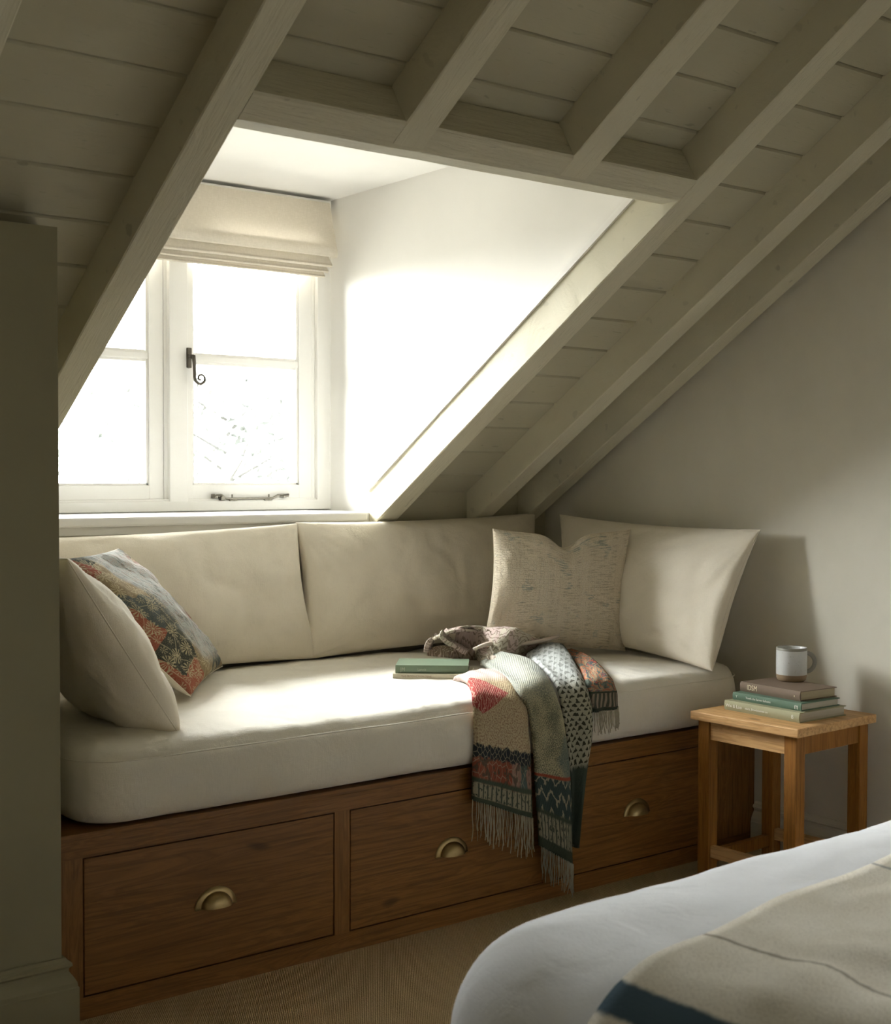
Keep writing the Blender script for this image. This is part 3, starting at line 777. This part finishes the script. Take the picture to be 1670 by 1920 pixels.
# ------------------------------------------------------------------ throw
def cat(P, t):
    n = len(P)-1; f = t*n; i = min(int(f), n-1); f -= i
    p0, p1, p2, p3 = P[max(i-1, 0)], P[i], P[i+1], P[min(i+2, n)]
    return .5*((2*p1)+(p2-p0)*f+(2*p0-5*p1+4*p2-p3)*f*f+(3*p1-p0-3*p2+p3)*f**3)
def A_(t):
    px, py, k, v = t
    return at(px, py, **{k: v})
th = MB()
def panel(left, right, mat, nf, amp, ph, n=44, mcols=30, bow=.012, uvs=(1, 1), z_puff=.008):
    Lp = [A_(p) for p in left]; Rp = [A_(p) for p in right]; P = []
    for i in range(n+1):
        t = i/n; a, b = cat(Lp, t), cat(Rp, t); row = []
        d = (b-a); tn = (cat(Lp, min(1, t+.02))-cat(Lp, max(0, t-.02))+cat(Rp, min(1, t+.02))-cat(Rp, max(0, t-.02)))
        nn = tn.cross(d)
        if nn.length < 1e-6: nn = Vector((0, -1, .3))
        nn.normalize()
        if nn.dot(Vector((0, -1, .6))) < 0: nn = -nn
        for k in range(mcols+1):
            s = k/mcols; p = a.lerp(b, s)
            w = math.sin(s*math.pi)*bow+amp*math.sin(s*math.pi*2*nf+ph+.8*t)*(.35+.65*t)+noise.noise(Vector((s*5, t*7, ph)))*.004
            e = min(s, 1-s)
            if e < .06: w -= .010*(1-e/.06)**2      # rolled selvedge
            row.append(p+nn*w)
        P.append(row)
    th.grid(P, mat, lambda i, k: (k/mcols*uvs[0], i/n*uvs[1]))
    return P[-1]
def Y(px, py, v): return (px, py, 'y', v)
def Zz(px, py, v): return (px, py, 'z', v)
# back-most first: right flap, dotted strip, beige fall, green fall
hemD = panel([Zz(1050, 1222, .592), Zz(1074, 1238, .592), Y(1096, 1272, -.005), Y(1106, 1303, -.046), Y(1113, 1336, -.048)],
             [Zz(1082, 1224, .592), Zz(1122, 1242, .590), Y(1150, 1272, -.015), Y(1160, 1300, -.044), Y(1163, 1326, -.046)], 3, 1.5, .005, 1, uvs=(.45, 1))
panel([Zz(985, 1228, .612), Zz(1012, 1248, .612), Y(1044, 1285, -.03), Y(1056, 1340, -.055), Y(1064, 1400, -.05), Y(1070, 1480, -.045), Y(1072, 1580, -.04)],
      [Zz(1048, 1196, .612), Zz(1073, 1228, .61), Y(1102, 1285, -.022), Y(1113, 1330, -.062), Y(1112, 1385, -.062), Y(1098, 1460, -.05), Y(1079, 1590, -.04)], 2, 1.2, .010, 2.2, uvs=(.55, 1.6), n=60)
hemA = panel([Zz(848, 1271, .586), Zz(872, 1276, .588), Y(886, 1300, -.030), Y(890, 1350, -.044), Y(888, 1420, -.04), Y(884, 1500, -.03)],
             [Zz(930, 1256, .60), Zz(965, 1276, .594), Y(988, 1320, -.046), Y(996, 1370, -.050), Y(1001, 1440, -.046), Y(1004, 1537, -.036)], 0, 1.4, .006, .6, n=64, mcols=40, uvs=(.62, 1))
hemB = panel([Zz(898, 1243, .596), Zz(921, 1254, .60), Y(967, 1288, -.022), Y(991, 1330, -.062), Y(999, 1374, -.066), Y(1004, 1425, -.062), Y(1007, 1490, -.055), Y(1014, 1588, -.045)],
             [Zz(962, 1226, .622), Zz(1003, 1240, .620), Y(1032, 1275, -.020), Y(1052, 1325, -.072), Y(1062, 1372, -.076), Y(1069, 1425, -.072), Y(1075, 1510, -.065), Y(1078, 1624, -.055)], 1, 1.1, .008, 2.6, n=70, mcols=40, bow=.016, uvs=(.5, 1.3))
# the gathered heap on the seat: a ridge of folded cloth
st = [((868, 1176), (872, 1224), .43), ((890, 1174), (888, 1226), .42), ((915, 1176), (900, 1240), .40), ((940, 1177), (922, 1250), .38), ((965, 1177), (945, 1251), .38), ((988, 1187), (963, 1240), .40), ((1012, 1196), (990, 1228), .42), ((1032, 1194), (1022, 1216), .44), ((1047, 1189), (1047, 1198), .45)]
rows = []
for (tp, bt, yy) in st:
    top = at(*tp, y=yy); bot = at(*bt, z=.592); back = Vector((top.x+.03, top.y+.09, .585)); row = []
    c = [back, top+Vector((0, .03, -.012)), top, top.lerp(bot, .35)+Vector((-.012, -.02, .014)), top.lerp(bot, .60)+Vector((0, .0, -.006)), top.lerp(bot, .80)+Vector((-.012, -.016, .010)), bot, bot+Vector((.02, .03, -.006))]
    rows.append([cat(c, q/27) for q in range(28)])
P = []
for i in range(57):
    P.append([cat([rows[s][q] for s in range(len(rows))], i/56)+Vector((0, 0, 1))*noise.noise(Vector((i*.22, q*.25, 3)))*.006 for q in range(28)])
th.grid(P, 4, lambda i, k: (i/56*1.6, k/27*.8))
def roll(path, r, mat, seg=14, flat=.75):
    C = [A_(p) for p in path]; pts = [cat(C, i/30) for i in range(31)]
    th.tube(pts, [r*(.75+.25*math.sin(math.pi*i/30))*(1+.12*noise.noise(Vector((i*.4, r*90, 1)))) for i in range(31)], seg, mat, flat)
panel([Y(799, 1224, .46), Y(803, 1207, .46), Y(816, 1194, .46), Y(838, 1184, .45), Y(870, 1178, .44), Y(905, 1179, .43)],
      [Y(806, 1215, .62), Y(813, 1199, .62), Y(826, 1188, .62), Y(845, 1180, .61), Y(872, 1175, .60), Y(905, 1176, .58)], 4, 1.3, .004, 1.1, n=40, mcols=16, bow=.0, uvs=(.4, .6))
panel([Y(874, 1223, .40), Y(858, 1214, .40), Y(838, 1203, .405), Y(828, 1192, .41), Y(838, 1183, .42), Y(868, 1178, .43), Y(905, 1180, .43)],
      [Y(880, 1219, .50), Y(866, 1211, .50), Y(848, 1200, .50), Y(838, 1190, .50), Y(846, 1181, .51), Y(872, 1176, .52), Y(905, 1177, .52)], 4, 1.3, .004, 2.1, n=44, mcols=16, bow=.0, uvs=(.4, .8))
panel([Zz(800, 1224, .583), Zz(835, 1226, .583), Zz(872, 1226, .585)], [Zz(808, 1214, .583), Zz(838, 1210, .583), Zz(880, 1212, .585)], 5, 1.5, .003, .3, n=16, mcols=12, bow=.006, uvs=(.4, .5))
roll([Y(889, 1217, .36), Y(920, 1206, .36), Y(960, 1208, .37), Y(1003, 1204, .38), Y(1046, 1193, .40)], .009, 5)
for f in th.bm.faces: f.smooth = True

def weave_bump(m, extra=None, k=.6):
    tw = m.n('ShaderNodeTexWave', {'wave_type': 'BANDS', 'bands_direction': 'DIAGONAL'}, Vector=m.coord('UV'), Scale=26., Distortion=1.5, Detail=2.).outputs[0]
    fn = m.noise(m.coord('UV'), 230, 2); h = m.math('ADD', m.math('MULTIPLY', tw, .5), fn)
    if extra is not None: h = m.math('ADD', h, extra)
    m.normal(m.bump(h, k, .002)); return tw, fn
def zig(m, u, f, a):
    u = m.math('ADD', u, m.math('MULTIPLY', m.math('SUBTRACT', m.noise(m.coord('UV'), 30, 2), .5), .05))
    return m.math('MULTIPLY', m.math('ABSOLUTE', m.math('SUBTRACT', m.math('FRACT', m.math('MULTIPLY', u, f)), .5)), a)
def border(m, base, u, v, v0, scale=1.):
    """woven end border: dark zigzag, rust medallions, green rule, lace band, green rule"""
    s = lambda x: v0+x*scale
    zz = m.math('ADD', m.math('ADD', v, zig(m, u, 11., -.035)), m.math('MULTIPLY', m.math('SUBTRACT', m.noise(m.coord('UV'), 45, 3), .5), .035))
    base = m.mix(m.band(zz, s(-.02), s(.06)), base, m.mix(m.math('MULTIPLY', m.math('SUBTRACT', 1., m.step(m.n('ShaderNodeTexVoronoi', {'voronoi_dimensions': '2D', 'feature': 'DISTANCE_TO_EDGE'}, Vector=m.coord('UV', rot=(0, 0, .7)), Scale=30, Randomness=.6).outputs['Distance'], .06, .03)), .6), (.030, .034, .038), (.33, .29, .20)))
    med = m.n('ShaderNodeTexVoronoi', {'voronoi_dimensions': '2D', 'feature': 'F1'}, Vector=m.coord('UV', scale=(1, 1, 1)), Scale=13, Randomness=.5)
    mc = m.ramp(m.n('ShaderNodeSeparateXYZ', None, Vector=med.outputs['Color']).outputs[0], [(0, (.23, .07, .045)), (.4, (.27, .16, .125)), (.6, (.08, .11, .10)), (.8, (.25, .09, .055))], 'CONSTANT')
    ln = m.n('ShaderNodeTexVoronoi', {'voronoi_dimensions': '2D', 'feature': 'DISTANCE_TO_EDGE'}, Vector=m.coord('UV'), Scale=22, Randomness=.8).outputs['Distance']
    mc = m.mix(m.math('MULTIPLY', m.math('SUBTRACT', 1., m.step(ln, .04, .02)), .6), mc, (.33, .29, .20))
    mc = m.mix(m.math('MULTIPLY', m.step(m.noise(m.coord('UV'), 24, 2), .56, .03), .8), mc, (.07, .065, .05))
    base = m.mix(m.band(zz, s(.045), s(.15)), base, mc)
    base = m.mix(m.band(v, s(.14), s(.16)), base, (.06, .075, .055))
    lace = m.math('MULTIPLY', m.step(m.math('ABSOLUTE', m.math('SINE', m.math('MULTIPLY', u, 70.))), .45, .1), m.step(m.noise(m.coord('UV'), 60, 2), .42, .05))
    base = m.mix(m.band(v, s(.16), s(.225)), base, m.mix(lace, (.065, .075, .058), (.27, .25, .175)))
    base = m.mix(m.step(v, s(.225), .004), base, (.055, .068, .05))
    return base
def throw_mats():
    out = []
    # 0 beige fall with a rust diamond
    m = Mat('throw beige herringbone', .95, .08); xyz = m.n('ShaderNodeSeparateXYZ', None, Vector=m.coord('UV')); u, v = xyz.outputs[0], xyz.outputs[1]
    n1 = m.noise(m.coord('UV', scale=(1, 1, 1)), 90, 3, .7)
    base = m.mix(m.step(n1, .52, .06), (.47, .39, .25), (.27, .185, .115))
    base = m.mix(m.math('SUBTRACT', 1., m.step(v, .22, .06)), base, (.62, .50, .46))
    dd = m.math('ADD', m.math('ABSOLUTE', m.math('SUBTRACT', u, .07)), m.math('MULTIPLY', m.math('ABSOLUTE', m.math('SUBTRACT', v, .37)), 1.9))
    rough = m.math('ADD', dd, m.math('MULTIPLY', m.math('SUBTRACT', m.noise(m.coord('UV'), 22, 3), .5), .05))
    wig = m.n('ShaderNodeTexWave', {'wave_type': 'BANDS'}, Vector=m.coord('UV'), Scale=13., Distortion=9., Detail=2., Detail_Scale=2.).outputs[0]
    dia = m.mix(m.step(wig, .72, .1), (.30, .055, .05), (.50, .26, .21))
    base = m.mix(m.math('SUBTRACT', 1., m.step(rough, .33, .012)), base, dia)
    m.color(border(m, base, u, v, .74)); weave_bump(m, None, .6); out.append(m.m)
    # 1 grey green twill
    m = Mat('throw grey green twill', .95, .08); xyz = m.n('ShaderNodeSeparateXYZ', None, Vector=m.coord('UV')); u, v = xyz.outputs[0], xyz.outputs[1]
    n1 = m.noise(m.coord('UV'), 110, 2, .7); big = m.noise(m.coord('UV'), 5, 3)
    base = m.mix(m.step(m.math('ADD', n1, m.math('MULTIPLY', m.math('SUBTRACT', big, .5), .5)), .5, .08), (.42, .38, .24), (.135, .14, .095))
    base = m.mix(m.math('MULTIPLY', m.math('SUBTRACT', 1., m.step(v, .42, .12)), .6), base, (.44, .47, .46))
    dk = m.math('ADD', m.math('ABSOLUTE', m.math('SUBTRACT', u, .42)), m.math('MULTIPLY', m.math('ABSOLUTE', m.math('SUBTRACT', v, .93)), .9))
    base = m.mix(m.math('MULTIPLY', m.math('SUBTRACT', 1., m.step(dk, .17, .04)), .6), base, (.085, .13, .13))
    base = m.mix(m.band(v, 1.005, 1.022, .004), base, (.30, .075, .045))
    dz = m.math('ADD', m.math('ADD', v, zig(m, u, 9., -.09)), m.math('MULTIPLY', m.math('SUBTRACT', m.noise(m.coord('UV'), 40, 3), .5), .05))
    base = m.mix(m.step(v, 1.022, .004), base, m.mix(m.band(m.math('FRACT', m.math('MULTIPLY', dz, 14.)), .0, .22, .05), (.045, .065, .062), (.30, .27, .19)))
    base = m.mix(m.band(v, 1.16, 1.175), base, (.06, .075, .055))
    lace = m.math('MULTIPLY', m.step(m.math('ABSOLUTE', m.math('SINE', m.math('MULTIPLY', u, 80.))), .45, .1), m.step(m.noise(m.coord('UV'), 60, 2), .42, .05))
    base = m.mix(m.band(v, 1.175, 1.25), base, m.mix(lace, (.065, .075, .058), (.27, .25, .175)))
    base = m.mix(m.step(v, 1.25, .004), base, (.055, .068, .05))
    m.color(base); weave_bump(m, None, .8); out.append(m.m)
    # 2 dotted dark strip: staggered dark triangles on pale net
    m = Mat('throw dotted triangles', .95, .08); xyz = m.n('ShaderNodeSeparateXYZ', None, Vector=m.coord('UV', scale=(1, 1, 1))); u, v = xyz.outputs[0], xyz.outputs[1]
    v = m.math('ADD', v, m.math('MULTIPLY', m.math('SUBTRACT', m.noise(m.coord('UV'), 14, 2), .5), .05)); u = m.math('ADD', u, m.math('MULTIPLY', m.math('SUBTRACT', m.noise(m.coord('UV', loc=(3, 1, 0)), 16, 2), .5), .08))
    vs_ = m.math('MULTIPLY', v, 24.); rowi = m.math('FLOOR', vs_); fv = m.math('FRACT', vs_)
    fu = m.math('FRACT', m.math('ADD', m.math('MULTIPLY', u, 10.5), m.math('MULTIPLY', rowi, .5)))
    tri = m.math('SUBTRACT', m.math('MULTIPLY', fv, .46), m.math('ABSOLUTE', m.math('SUBTRACT', fu, .5)))
    t = m.math('MULTIPLY', m.step(tri, .03, .02), m.math('SUBTRACT', 1., m.step(fv, .85, .03)))
    ground = m.mix(m.math('SUBTRACT', 1., m.step(v, .55, .12)), (.33, .315, .235), (.46, .48, .47))
    base = m.mix(m.math('MULTIPLY', t, m.math('ADD', .45, m.math('MULTIPLY', m.step(v, .5, .12), .55))), ground, (.045, .045, .03))
    base = m.mix(m.step(v, 1.22, .03), base, (.055, .07, .055)); base = m.mix(m.step(u, .49, .01), base, (.12, .14, .115))
    m.color(base); weave_bump(m, m.math('MULTIPLY', t, .5), .6); out.append(m.m)
    # 3 multicoloured right flap
    m = Mat('throw multicolour flap', .95, .08); xyz = m.n('ShaderNodeSeparateXYZ', None, Vector=m.coord('UV')); u, v = xyz.outputs[0], xyz.outputs[1]
    n1 = m.noise(m.coord('UV', scale=(1, 1.6, 1)), 6., 4, .6, 1.5)
    base = m.ramp(n1, [(.0, (.10, .12, .10)), (.38, (.15, .18, .15)), (.44, (.42, .16, .09)), (.50, (.36, .28, .18)), (.56, (.10, .12, .13)), (.62, (.45, .12, .08)), (.68, (.18, .22, .15)), (.8, (.40, .42, .38))], 'CONSTANT')
    base = m.mix(m.band(v, .70, .74), base, (.055, .068, .05))
    lace = m.step(m.math('SINE', m.math('ADD', m.math('MULTIPLY', u, 110.), m.math('MULTIPLY', v, 30.))), .1, .2)
    base = m.mix(m.band(v, .74, .92), base, m.mix(lace, (.075, .08, .06), (.30, .24, .18))); base = m.mix(m.step(v, .92, .01), base, (.05, .06, .045))
    m.color(base); weave_bump(m, None, .8); out.append(m.m)
    # 4 pinkish cream heap with brown line embroidery
    for dark in (0, 1):
        m = Mat('throw embroidered cream' if not dark else 'throw brown edge', .95, .08)
        wig = m.n('ShaderNodeTexWave', {'wave_type': 'RINGS'}, Vector=m.coord('UV', scale=(1, 1, 1)), Scale=7., Distortion=12., Detail=2., Detail_Scale=1.6).outputs[0]
        pch = m.step(m.noise(m.coord('UV'), 3.4, 2), .50, .03)
        line = m.step(wig, .80 if not dark else .10, .08)
        base = m.mix(m.math('MULTIPLY', line, .62 if not dark else .85), m.mix(pch, (.62, .50, .46), (.60, .55, .45)), (.17, .12, .07))
        base = m.mix(m.math('MULTIPLY', m.step(m.noise(m.coord('UV'), 2.6, 2), .60, .04), m.math('MULTIPLY', line, .8)), base, (.10, .075, .04))
        m.color(base); weave_bump(m, m.math('MULTIPLY', line, -.8), .8); out.append(m.m)
    return out
TM = throw_mats()
throw = empty('throw_blanket', (2.45, .1, .59), 'crumpled patterned throw with fringed ends hanging over the front of the bench', 'throw')
th.bm.verts.ensure_lookup_table()
to = th.build('cloth', TM, throw)
sm = to.modifiers.new('thick', 'SOLIDIFY'); sm.thickness = .0035; sm.offset = -1
def fringe(hem, n, lo, hi, seed, mt, lean=0.):
    rnd = random.Random(seed); m = MB()
    for i in range(n):
        s = (i+.5+rnd.uniform(-.3, .3))/n*(len(hem)-1); a = int(s); p = hem[a].lerp(hem[min(a+1, len(hem)-1)], s-a)
        ln = rnd.uniform(lo, hi); r0 = rnd.uniform(.0008, .0016); ph = rnd.uniform(0, 6); dx = rnd.uniform(-.06, .06); dy = rnd.uniform(-.03, .10)
        pts = []
        for k in range(9):
            t = k/8; w = .0036*math.sin(t*9+ph)*(.3+t)
            pts.append(p+Vector(((dx*t*t+lean*t)*ln+w, -.002+dy*ln*t*(t-1)*.6+w*.6, -ln*t+.002)))
        m.tube(pts, [r0*(1.15 if k % 2 else .85) for k in range(9)], 5)
    return m.build('fringe', mt, throw)
fm = cloth('fringe yarn', (.42, .38, .28), .95); fm2 = cloth('dark fringe yarn', (.32, .31, .24), .95)
fringe(hemA, 44, .075, .112, 1, fm); fringe(hemB, 30, .060, .092, 2, fm2); fringe(hemD, 28, .045, .068, 3, fm, .05)

# ------------------------------------------------------------------ bed
bed = empty('bed', (2.4, -2.2, 0), 'low bed in the foreground hidden under white bedding', 'bed')
m = MB(); m.box((1.30, -2.75, .0), (3.15, -1.34, .20), bev=.01); m.build('bed_base', MT['oak_x'], bed)
from_bm(softbox(2.22, -2.04, .90, .68, .205, .44, .08, .05, .05), 'mattress', MT['duvet'], bed)
def duvet_disp(P, e, n, z):
    w = N3(P, (2.2, 2.6, 2), 3)*.012+N3(P, (6, 7, 5), 5)*.006+N3(P, (16, 20, 14), 6)*.0022
    drop = max(0, (.40-P.z)/.3)
    w2 = math.sin(P.y*26+2*N3(P, (5, 5, 2), 8))*.016*drop if abs(n.x) > .5 else math.sin(P.x*24+P.y*6)*.014*drop
    P = P+Vector((n.x*w2, n.y*w2, w)); return P
DZ0, DZ1 = .10, .485
dv = from_bm(softbox(2.19, -2.025, 1.095, .92, DZ0, DZ1, .26, .15, .02, rb=.02, crown=.038, disp=duvet_disp), 'duvet', MT['duvet'])
tag(dv, 'white washed linen duvet spread over the foreground bed', 'duvet')

def blanket_mat():
    m = Mat('brushed wool blanket', .97, .05); xyz = m.n('ShaderNodeSeparateXYZ', None, Vector=m.coord('Object')); x = xyz.outputs[0]; y = xyz.outputs[1]
    n1 = m.noise(m.coord('Object'), 260, 3, .7); n2 = m.noise(m.coord('Object'), 14, 4)
    base = m.mix(n2, (.62, .575, .475), (.82, .785, .70)); base = m.mix(m.math('MULTIPLY', m.step(n1, .55, .1), .25), base, (.30, .26, .19))
    xw = m.math('ADD', x, m.math('MULTIPLY', m.math('SUBTRACT', m.noise(m.coord('Object'), 60, 2), .5), .006))
    blue = (.062, .098, .125)
    base = m.mix(m.band(xw, 1.150, 1.192, .004), base, blue)
    base = m.mix(m.math('MULTIPLY', m.band(xw, 1.352, 1.360, .003), .75), base, (.16, .13, .09))
    base = m.mix(m.math('MULTIPLY', m.band(xw, 1.805, 1.812, .003), .7), base, (.14, .16, .17))
    base = m.mix(m.band(xw, 1.99, 2.04, .004), base, blue)
    m.color(base).normal(m.bump(m.math('ADD', n1, m.math('MULTIPLY', n2, .6)), .7, .004)); return m.m
def section(x, y):      # height of the duvet top under the blanket, by casting on the duvet
    ok, loc, nn, _ = dv.ray_cast(Vector((x, y, 2)), Vector((0, 0, -1)))
    return loc.z if ok else DZ1
bpy.context.view_layer.update()
BY = -1.40
m = MB(); P = []
# follow the duvet along x: over the foot end and down its face
for k in range(56):
    y = BY-k*.022; row = []
    hit = []
    for i in range(26):      # down the foot face
        z = .16+i*.0125; yy = y-.10
        ok, loc, nn, _ = dv.ray_cast(Vector((.6, yy, z)), Vector((1, 0, 0)))
        if ok: hit.append(Vector((loc.x-.010, yy, z)))
    xs0 = hit[-1].x+.02 if hit else 1.2
    for i in range(96):
        x = xs0+.012+(3.22-xs0)*(i/95)**1.0
        yy = y-.10*max(0, min(1, (2.1-x)/.9)); hit.append(Vector((x, yy, section(x, yy)+.010)))
    # resample evenly
    d = [0]
    for a, b in zip(hit, hit[1:]): d.append(d[-1]+(b-a).length)
    rs = []
    for q in range(150):
        t = d[-1]*q/149; j_ = 0
        while j_ < len(d)-2 and d[j_+1] < t: j_ += 1
        f = (t-d[j_])/max(1e-9, d[j_+1]-d[j_]); rs.append(hit[j_].lerp(hit[j_+1], min(1, max(0, f))))
    for q, p in enumerate(rs):
        e = min(k, 4)/4
        edge = math.exp(-(k/1.6)**2)*.006      # rolled hem along the edge
        w = noise.noise(Vector((p.x*5, p.y*7, 2)))*.018+noise.noise(Vector((p.x*19, p.y*15, 5)))*.0032
        g = .030*math.exp(-(((p.x-1.72)-(p.y+1.75)*.5)/.05)**2)*max(0, noise.noise(Vector((p.x*3, p.y*3, 9)))+.4)
        row.append(p+Vector((noise.noise(Vector((q*.2, 1, 1)))*.004, noise.noise(Vector((p.x*4, 0, 4)))*.010*math.exp(-k/6), (w+abs(w)+g)*.8*e+edge)))
    P.append(row)
m.grid(P)
bo = m.build('blanket', blanket_mat()); sm = bo.modifiers.new('thick', 'SOLIDIFY'); sm.thickness = .006; sm.offset = 1
tag(bo, 'oatmeal wool blanket with dark blue stripes laid across the white duvet', 'blanket')

# ------------------------------------------------------------------ garden trees beyond the panes
def tree(x, y, h, seed, label, leafc):
    rnd = random.Random(seed); root = empty('garden_tree', (x, y, -3.2), label, 'tree', 'trees beyond the window')
    t = MB(); tips = []
    t.tube([(x, y, -3.2), (x+.1, y, -1.0), (x+.05, y, h*.4-1)], [.16, .12, .07], 8)
    for i in range(16):
        a = rnd.uniform(0, 6.28); z0_ = rnd.uniform(-1.5, h*.5); r = rnd.uniform(.6, 1.5)*(1-(z0_+1.5)/(h+2)*.5)
        p = Vector((x+r*math.cos(a), y+r*math.sin(a), z0_+rnd.uniform(.3, .9))); t.tube([(x+.05, y, z0_), (x+.5*r*math.cos(a), y+.5*r*math.sin(a), z0_+.25), p], [.022, .014, .006], 5); tips += [p, p.lerp(Vector((x, y, z0_)), .4)]
    t.build('trunk', simple('bark', (.15, .15, .145), .9), root)
    l = MB()
    for p in tips:
        for _ in range(90):
            q = p+Vector((rnd.gauss(0, .32), rnd.gauss(0, .32), rnd.gauss(0, .30))); d = Vector((rnd.uniform(-1, 1), rnd.uniform(-1, 1), rnd.uniform(-1, .5))).normalized(); s = d.orthogonal().normalized()*.035
            v = [l.bm.verts.new(c) for c in (q, q+d*.06+s, q+d*.13, q+d*.06-s)]; l.bm.faces.new(v)
    l.build('foliage', simple('hazy leaves', leafc, .8), root, recalc=False)
tree(3.0, 7.5, 2.6, 1, 'pale overexposed leafy tree seen through the left casement', (.135, .150, .130))
tree(6.6, 9.5, 3.4, 2, 'pale overexposed leafy tree seen through the right casement', (.140, .150, .138))

# ------------------------------------------------------------------ light
sc = bpy.context.scene
w = bpy.data.worlds.new('sky'); sc.world = w; w.use_nodes = True; nt = w.node_tree; bg = nt.nodes['Background']
tc = nt.nodes.new('ShaderNodeTexCoord'); sx = nt.nodes.new('ShaderNodeSeparateXYZ'); rp = nt.nodes.new('ShaderNodeValToRGB')
mr = nt.nodes.new('ShaderNodeMapRange'); mr.inputs['From Min'].default_value = -1; mr.inputs['From Max'].default_value = 1
nt.links.new(tc.outputs['Generated'], sx.inputs[0]); nt.links.new(sx.outputs[2], mr.inputs[0]); nt.links.new(mr.outputs[0], rp.inputs[0]); nt.links.new(rp.outputs[0], bg.inputs[0])
r = rp.color_ramp; r.elements[0].position = .44; r.elements[0].color = (.55, .54, .48, 1); r.elements[1].position = .56; r.elements[1].color = (.97, .985, 1., 1)
bg.inputs[1].default_value = 15.
sl = bpy.data.lights.new('hazy_sun', 'SUN'); sl.energy = 60.; sl.angle = R(66); sl.color = (1., .995, .985)
so = bpy.data.objects.new('hazy_sun', sl); col.objects.link(so)
el, az = R(32), R(-25); sd = Vector((math.sin(az)*math.cos(el), math.cos(az)*math.cos(el), math.sin(el)))
so.rotation_euler = sd.to_track_quat('Z', 'Y').to_euler(); so.location = (0, 6, 4)
ld = bpy.data.lights.new('window_portal', 'AREA'); ld.shape = 'RECTANGLE'; ld.size = 1.10; ld.size_y = 1.02; ld.cycles.is_portal = True
lo = bpy.data.objects.new('window_portal', ld); col.objects.link(lo); lo.location = (2.0, YW+.10, 1.56); lo.rotation_euler = (R(-90), 0, 0)

ld2 = bpy.data.lights.new('fill_window_portal', 'AREA'); ld2.shape = 'RECTANGLE'; ld2.size = WY1-WY0; ld2.size_y = WZ1-WZ0; ld2.cycles.is_portal = True  # samples the sky through the added fill window
lo2 = bpy.data.objects.new('fill_window_portal', ld2); col.objects.link(lo2); lo2.location = (XR+.11, (WY0+WY1)/2, (WZ0+WZ1)/2); lo2.rotation_euler = (R(90), 0, R(90))

vs = sc.view_settings; sc.display_settings.display_device = 'sRGB'
vs.view_transform = 'Standard'; vs.look = 'None'; vs.gamma = 1; vs.exposure = .12; vs.use_curve_mapping = False
cy = sc.cycles; cy.use_denoising = True; cy.max_bounces = 9; cy.diffuse_bounces = 6; cy.use_adaptive_sampling = True; cy.adaptive_threshold = .05; cy.transparent_max_bounces = 12; cy.sample_clamp_indirect = 8.
cy.caustics_reflective = False; cy.caustics_refractive = False
